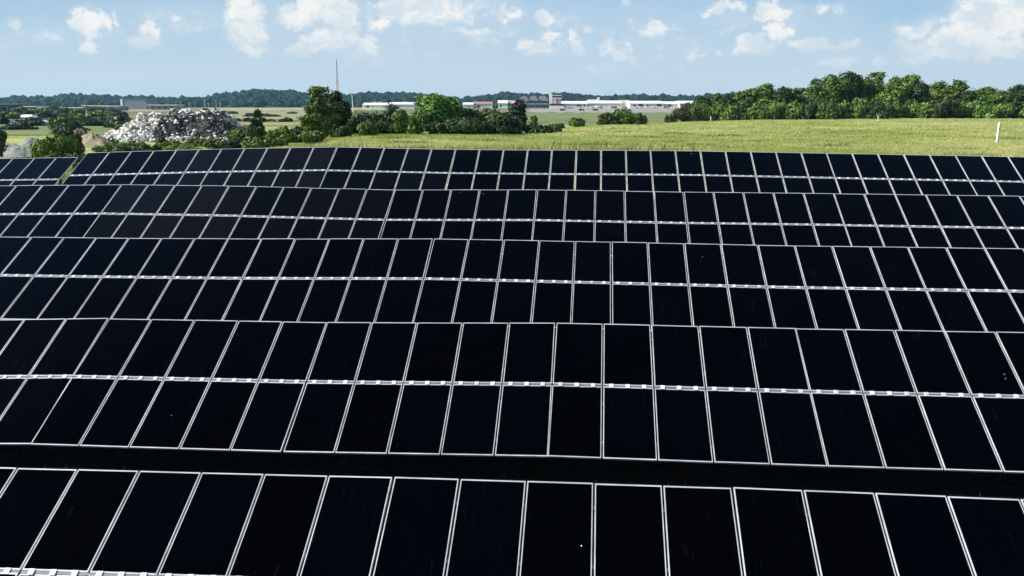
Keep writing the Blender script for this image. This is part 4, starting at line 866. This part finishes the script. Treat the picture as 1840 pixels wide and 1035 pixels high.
link('spoil_core', np_mesh('spoil_core', np.c_[X.ravel(), Y.ravel(), Z.ravel()], np.c_[a, a+1, a+m+1, a+m], M['soil_dark']), root)
def chunk_arrays(seed):
    R = np.random.default_rng(seed); P = R.uniform(-1, 1, (9, 3))*np.array([1, .75, .5]); bm = bmesh.new()
    for q in np.concatenate([P, [[.9, .6, .35], [-.9, .55, -.4], [.8, -.6, -.35], [-.75, -.6, .4]]]): bm.verts.new(q)
    g = bmesh.ops.convex_hull(bm, input=bm.verts[:]); bmesh.ops.delete(bm, geom=[v for v in bm.verts if not v.link_faces], context='VERTS')
    bmesh.ops.triangulate(bm, faces=bm.faces[:]); bm.verts.index_update(); v = np.array([q.co[:] for q in bm.verts]); f = np.array([[w_.index for w_ in q.verts] for q in bm.faces]); bm.free(); return v, f
CH = [chunk_arrays(50+k) for k in range(12)]
def chunk_spots(n, smin, smax):
    out = []
    while len(out) < n:
        x, y = random.uniform(-13, 13.5), random.uniform(-8.3, 6); h = float(heap_h(np.array(x), np.array(y))); u = x/kx+305
        if h < .05 and not (y < -6 and random.random() < .25): continue
        # pale rubble on the left two thirds and along the foot; the right slope is dark spoil
        t = 0.98
        if u > 292 and y < 1.5:
            inner = 5.6 if u < 420 else 3
            hh = h
            t = .06 if (.7 < hh < inner*.80) else (.55 if hh <= .7 else .35)
        if y > 1 and u < 300: t = .45
        if random.random() > t: continue
        out.append((x, y, h, u))
    return out
cm_w = [np_mesh('concrete_chunk', v, f, M['concrete']) for v, f in CH]; cm_g = [np_mesh('concrete_chunk', v, f, M['concrete_grey']) for v, f in CH[:6]]
for q, (x, y, h, u) in enumerate(chunk_spots(290, 0, 0)):
    s = random.uniform(.45, .98); g_ = u > 335 and random.random() < .35
    o = link('concrete_chunk', random.choice(cm_g if g_ else cm_w), root); o.location = (x, y, h+s*.12); o.scale = (s, s*random.uniform(.6, 1), s*random.uniform(.45, .9)); o.rotation_euler = (random.uniform(-.7, .7), random.uniform(-.7, .7), random.uniform(0, 6.28))
def many_chunks(spots, smin, smax):
    Vs, Fs, off = [], [], 0
    from mathutils import Euler
    for (x, y, h, u) in spots:
        v, f = random.choice(CH); s = random.uniform(smin, smax)
        R_ = np.array(Euler((random.uniform(-.9, .9), random.uniform(-.9, .9), random.uniform(0, 6.28))).to_matrix())
        vv = (v*np.array([s, s*random.uniform(.6, 1), s*random.uniform(.5, 1)]))@R_.T+np.array([x, y, h+s*.1]); Vs.append(vv); Fs.append(f+off); off += len(v)
    return np.concatenate(Vs), np.concatenate(Fs)
V, F = many_chunks(chunk_spots(1900, 0, 0), .16, .50)
tag(link('loose_rubble', np_mesh('loose_rubble', V, F, M['concrete']), root), kind='stuff')
sp_ = []
while len(sp_) < 1500:
    x, y = random.uniform(-12, 13.5), random.uniform(-7.5, 8); h = float(heap_h(np.array(x), np.array(y)))
    if h > .3 and (x/kx+305 > 295 or y > 1): sp_.append((x, y, h, 0))
V, F = many_chunks(sp_, .12, .38)
tag(link('dark_rubble', np_mesh('dark_rubble', V, F, M['concrete_grey']), root), kind='stuff')

# ------------------------------------------------------------------ grass and weeds of the field behind the last row
def in_field(px, yc):
    lim = np.interp(px, [-400, 420, 520, 640, 860, 1000, 1100, 1240, 1400, 2300], [100, 108, 112, 122, 126, 150, 175, 205, 250, 268])
    return yc < lim
def blades(n, y0, y1, h0, h1, wk, per=5, px0=-60, px1=1900, tall=1.0, patchy=None, foot=.12):
    px = RNG.uniform(px0, px1, n); yc = 1/(RNG.uniform(1/y1, 1/y0, n)); ok = in_field(px, yc); px, yc = px[ok], yc[ok]
    x, y = to_world((px-920)/FPX*yc/1.02, yc)
    if patchy is not None:
        C0 = np.stack([RNG.uniform(-35, 70, 70), RNG.uniform(48, 150, 70)], 1); R0 = RNG.uniform(.3, 1.8, 70); xc_, yc_ = to_cam(x, y)
        ok = np.zeros(len(x), bool)
        for (a_, b_), r_ in zip(C0, R0): ok |= ((xc_-a_)/(r_*1.5))**2+((yc_-b_)/r_)**2 < 1
        x, y, yc = x[ok], y[ok], yc[ok]
    n = len(x); x = np.repeat(x, per)+RNG.normal(0, foot, n*per)*(np.repeat(yc, per)/80); y = np.repeat(y, per)+RNG.normal(0, foot, n*per)*(np.repeat(yc, per)/80); yc = np.repeat(yc, per)
    z = ground(x, y)-.03; h = RNG.uniform(h0, h1, len(x))*(.85+.2*np.sin(x*.5+np.sin(y*.7))*np.sin(y*.4+np.sin(x*.3))); w = wk*yc*RNG.uniform(.6, 1.3, len(x)); a = RNG.uniform(0, 3.14, len(x))
    lx, ly = RNG.normal(.1, .55, len(x))*h, RNG.normal(0, .5, len(x))*h
    V = np.stack([np.c_[x-np.cos(a)*w, y-np.sin(a)*w, z], np.c_[x+np.cos(a)*w, y+np.sin(a)*w, z], np.c_[x+lx, y+ly, z+h]], 1).reshape(-1, 3)
    return V, np.arange(len(V)).reshape(-1, 3)
V, F = blades(95000, 47, 262, .08, .24, .00050)
tag(link('field_grass', np_mesh('field_grass', V, F, M['blade'])), 'tall yellow-green grass covering the field behind the solar rows', 'grass', kind='stuff')
V, F = blades(45000, 50, 150, .15, .36, .0006, 5, patchy=.7, foot=.3)
V2, F2 = blades(1300, 45, 62, .5, 1.05, .0007, 5, px0=380, px1=1260, foot=.10)
V3, F3 = blades(1500, 40, 60, .3, .9, .0009, 6, px0=-60, px1=620, foot=.25)
V = np.concatenate([V, V2, V3]); F = np.arange(len(V)).reshape(-1, 3)
tag(link('weeds', np_mesh('weeds', V, F, M['weed'])), 'darker tall weeds scattered through the grass field and behind the last solar row', 'weeds', kind='stuff')
V, F = blades(52000, 52, 140, .10, .30, .0008, 4, patchy=.7, foot=.35)
tag(link('scrub_patches', np_mesh('scrub_patches', V, F, M['weed_dark'])), 'small dark patches of scrubby weeds scattered in the grass field', 'weeds', kind='stuff')
# pale weeds in the gap between the two far tables
nt = 2600; x = np.repeat(RNG.uniform(-25.2, -21.4, nt), 4)+RNG.normal(0, .06, nt*4); y = np.repeat(RNG.uniform(33.5, 43, nt), 4)+RNG.normal(0, .06, nt*4); z = ground(x, y)-.02
h = RNG.uniform(.15, .5, nt*4); w = RNG.uniform(.012, .03, nt*4); a = RNG.uniform(0, 3.14, nt*4)
V = np.stack([np.c_[x-np.cos(a)*w, y-np.sin(a)*w, z], np.c_[x+np.cos(a)*w, y+np.sin(a)*w, z], np.c_[x+RNG.normal(0, .15, nt*4), y+RNG.normal(0, .15, nt*4), z+h]], 1).reshape(-1, 3)
tag(link('gap_weeds', np_mesh('gap_weeds', V, np.arange(len(V)).reshape(-1, 3), M['blade'])), 'pale weeds growing in the gap between the two far left tables', 'weeds', kind='stuff')
# tufts on the earth between the rows
nt = 26000; x = RNG.uniform(-36, 24, nt); y = RNG.uniform(8, 46, nt)
x = np.repeat(x, 3)+RNG.normal(0, .08, nt*3); y = np.repeat(y, 3)+RNG.normal(0, .08, nt*3); z = ground(x, y)-.02; h = RNG.uniform(.06, .22, nt*3); w = RNG.uniform(.008, .02, nt*3); a = RNG.uniform(0, 3.14, nt*3)
V = np.stack([np.c_[x-np.cos(a)*w, y-np.sin(a)*w, z], np.c_[x+np.cos(a)*w, y+np.sin(a)*w, z], np.c_[x+RNG.normal(0, .06, nt*3), y+RNG.normal(0, .06, nt*3), z+h]], 1).reshape(-1, 3)
M['under'] = mat('shade_grass', (0.008, 0.013, 0.005), .8, .2, isl=.4)  # grass colour darkened to carry the shade between the rows
tag(link('low_grass', np_mesh('low_grass', V, np.arange(len(V)).reshape(-1, 3), M['under'])), 'short thin grass growing on earth painted dark for shade between the solar rows', 'grass', kind='stuff')

# ------------------------------------------------------------------ solar tables
FRW, FRE, FRH = 0.0155, 0.026, 0.038
def frame_mesh():
    b = MB(); w, l = MODW, MODL
    o = [(0, 0), (w, 0), (w, l), (0, l)]; c = .0025
    # top face ring with a small bevel, outer and inner walls
    rings = [([(0, 0), (w, 0), (w, l), (0, l)], -FRH), ([(0, 0), (w, 0), (w, l), (0, l)], -c), ([(c, c), (w-c, c), (w-c, l-c), (c, l-c)], 0.0),
             ([(FRW, FRE), (w-FRW, FRE), (w-FRW, l-FRE), (FRW, l-FRE)], 0.0), ([(FRW, FRE), (w-FRW, FRE), (w-FRW, l-FRE), (FRW, l-FRE)], -.012)]
    vs = [(x, y, z) for pts, z in rings for x, y in pts]; fs = []
    for r in range(len(rings)-1):
        for k in range(4): fs.append((r*4+k, r*4+(k+1) % 4, (r+1)*4+(k+1) % 4, (r+1)*4+k))
    b.add(vs, fs); return b.mesh('frame', M['alu'])
def panel_mesh():
    b = MB(); e = FRW-.004; b.box(e, MODW-e, e, MODL-e, -.011, -.005); return b.mesh('solar_panel', M['glass'])
FRAME_ME, PANEL_ME = frame_mesh(), panel_mesh()
PANEL_SHEEN, PANEL_FAINT_SHEEN = PANEL_ME.copy(), PANEL_ME.copy()
PANEL_SHEEN.materials[0] = M['glass_sheen']; PANEL_FAINT_SHEEN.materials[0] = M['glass_faint_sheen']
SHEEN = {('D', 1), ('E', 0), ('E', 1)}; FAINT_SHEEN = {('D', 2), ('E', 2)}     # tables whose glass colour has a grey cloud reflection painted in
def clamp_mesh():
    b = MB(); b.box(-.042, .042, -.048, .048, .002, .010); b.box(-.042, .042, -.020, .020, -.05, .0019); b.tube([(0, 0, .010), (0, 0, .020)], .012, 6); return b.mesh('clamp', M['clamp'])
CLAMP_ME = clamp_mesh()
RAIL = MB().box(0, 1, -.03, .03, -.075, 0).mesh('rail', M['steel'])
CRAIL = MB().box(0, 1, -.020, .020, -.09, -.006).mesh('centre_rail', M['steel'])
BEAM = MB().box(-.035, .035, 0, 1, -.10, 0).mesh('rafter', M['steel'])
cb = MB(); cb.box(-.05, .05, -.035, -.029, 0, 1); cb.box(-.05, -.044, -.0289, .035, 0, 1); cb.box(.044, .05, -.0289, .035, 0, 1); LEG = cb.mesh('leg', M['steel'])
ROWN = {'A': 'front row', 'B': 'second row', 'C': 'third row', 'D': 'fourth row', 'E': 'farthest long row', 'F': 'far left row'}
PANELS = []
cnt = {r: [t[0] for t in TABLES].count(r) for r in 'ABCDEF'}; seen = {}
for (r, ia, ib, tx, ty, tz, ax, ay, az_, th) in TABLES:
    k = seen.get(r, 0); seen[r] = k+1; n = ib-ia; th = math.radians(th)
    X = Vector((ax, ay, az_)).normalized(); s = Vector((0, math.cos(th), math.sin(th))); Yv = (s-X*X.dot(s)).normalized(); Zv = X.cross(Yv)
    TL = Vector((tx, ty, tz+CZ))                        # top left corner of the glass plane
    R3 = Matrix((X, Yv, Zv)).transposed()
    O = TL-Yv*SPAN                                       # lower left corner
    gx_, gy_ = (O+X*(n*PITCHW/2)+Yv*SPAN/2).x, (O+X*(n*PITCHW/2)+Yv*SPAN/2).y
    root = empty('solar_table', (gx_, gy_, G(gx_, gy_)), math.atan2(ay, ax))
    if r == 'F': lb = 'solar table of black panels at the far left, standing apart beyond the grassy gap'
    else:
        pos = 'at the left edge' if k == 0 else 'at the right edge' if k == cnt[r]-1 else f'{ordn(k)} from the left edge'
        extra = {('E', 0): '', ('A', 2): ''}.get((r, k), '')
        lb = f'table of black solar panels {pos} of the {ROWN[r]}{extra}'
    tag(root, lb, 'solar table', None if r == 'F' else {'A': 'solar tables of the front row', 'B': 'solar tables of the second row', 'C': 'solar tables of the third row', 'D': 'solar tables of the fourth row', 'E': 'solar tables of the farthest long row'}[r])
    inv = (Matrix.Translation(root.location) @ Matrix.Rotation(root.rotation_euler.z, 4, 'Z')).inverted()
    def put(name, me, loc, rot=R3, parent=root, scale=(1, 1, 1)):
        o = link(name, me, parent); o.matrix_basis = inv @ (Matrix.Translation(loc) @ rot.to_4x4() @ Matrix.Diagonal((*scale, 1))); return o
    for c in range(n):
        for j in range(2):
            jz = random.uniform(-.0025, .0025); ja = random.gauss(0, .0018); jb = random.gauss(0, .0022)
            Rj = R3 @ (Matrix.Rotation(ja, 3, 'X') @ Matrix.Rotation(jb, 3, 'Y') @ Matrix.Rotation(random.gauss(0, .0007), 3, 'Z'))
            P = O+X*(c*PITCHW+(PITCHW-MODW)/2+random.uniform(-.002, .002))+Yv*(j*(MODL+MIDGAP))+Zv*jz
            pn = put('solar_panel', PANEL_SHEEN if (r, k) in SHEEN and not (r == 'E' and k == 0 and c < 4) else PANEL_FAINT_SHEEN if (r, k) in FAINT_SHEEN else PANEL_ME, P, Rj); PANELS.append((pn, Matrix.Translation(P) @ Rj.to_4x4())); fr = link('frame', FRAME_ME, pn)
    L_ = n*PITCHW-.03
    for (yy, nm) in ((.42, 'rail'), (MODL-.42, 'rail'), (MODL+MIDGAP+.42, 'rail'), (SPAN-.42, 'rail')):
        put(nm, RAIL, O+X*.015+Yv*yy-Zv*(FRH+.003), scale=(L_, 1, 1))
    put('centre_rail', CRAIL, O+X*.015+Yv*(MODL+MIDGAP/2)-Zv*.0, scale=(L_, 1, 1))
    if r in 'ABC':
        for c in range(n):
            for f in (.17, .49, .81): put('clamp', CLAMP_ME, O+X*(c+f)*PITCHW+Yv*(MODL+MIDGAP/2)+Zv*.002)
    else:
        V0 = np.array([v.co[:] for v in CLAMP_ME.vertices]); b = MB()
        for c in range(n):
            for f in (.17, .49, .81): b.add([(v[0]+(c+f)*PITCHW, v[1]+MODL+MIDGAP/2, v[2]+.002) for v in V0], [tuple(p_.vertices) for p_ in CLAMP_ME.polygons])
        tag(put('clamps', b.mesh('clamps', M['clamp']), O), kind='stuff')
    for f in (.12, .5, .88):
        bx_ = O+X*(f*n*PITCHW)
        put('rafter', BEAM, bx_+Yv*.25-Zv*(FRH+.08), scale=(1, SPAN-.5, 1))
        for yy in (1.25, SPAN-.75):
            q = bx_+Yv*yy-Zv*(FRH+.18); g0 = G(q.x, q.y)-.25
            put('leg', LEG, Vector((q.x, q.y, g0)), Matrix.Identity(3), scale=(1, 1, q.z-g0))
# bird droppings on the glass
bird_me = None
for q, (px, py) in enumerate([(308, 746), (1262, 461), (1807, 680), (1805, 672), (935, 274), (1243, 276), (868, 348), (826, 346), (125+920, 820+160), (1361, 858), (1100, 466)]):
    a = ray(px, py, 1.0)-Vector((0, 0, CZ)); o_ = Vector((0, 0, CZ)); best = None
    for (pn, mw) in PANELS:
        iv_ = mw.inverted(); lo, ld = iv_ @ o_, (iv_.to_3x3() @ a)
        if abs(ld.z) < 1e-6: continue
        t_ = -lo.z/ld.z; hit = lo+ld*t_
        if t_ > 0 and .03 < hit.x < MODW-.03 and .03 < hit.y < MODL-.03 and (best is None or t_ < best[0]): best = (t_, pn, hit)
    if best:
        if bird_me is None:
            b = MB(); R_ = random.Random(3); n_ = 9; pts = [(math.cos(6.283*i/n_)*.011*R_.uniform(.6, 1.3), math.sin(6.283*i/n_)*.020*R_.uniform(.6, 1.4)) for i in range(n_)]
            b.add([(x_, y_, 0) for x_, y_ in pts]+[(x_*.5, y_*.5, .003) for x_, y_ in pts], [(i, (i+1) % n_, n_+(i+1) % n_, n_+i) for i in range(n_)]+[tuple(range(n_, 2*n_))]); bird_me = b.mesh('bird_dropping', M['clamp'])
        o = link('bird_dropping', bird_me, best[1]); o.location = (best[2].x, best[2].y, -.0048); o.scale = (.7, random.uniform(.4, .9), 1)

# ------------------------------------------------------------------ haze
hx = MB(); hx.box(-9500, 9500, -9500, 12500, -9.5 + 0, 60)
hm = bpy.data.materials.new('haze'); hm.use_nodes = True; ht = hm.node_tree; ht.nodes.clear()
ho = ht.nodes.new('ShaderNodeOutputMaterial'); hv = ht.nodes.new('ShaderNodeVolumePrincipled'); hv.inputs['Color'].default_value = (.38, .76, 1.0, 1); hv.inputs['Density'].default_value = 0.00006; hv.inputs['Anisotropy'].default_value = .2
ht.links.new(hv.outputs[0], ho.inputs['Volume'])
tag(hx.build('haze', hm), kind='stuff')
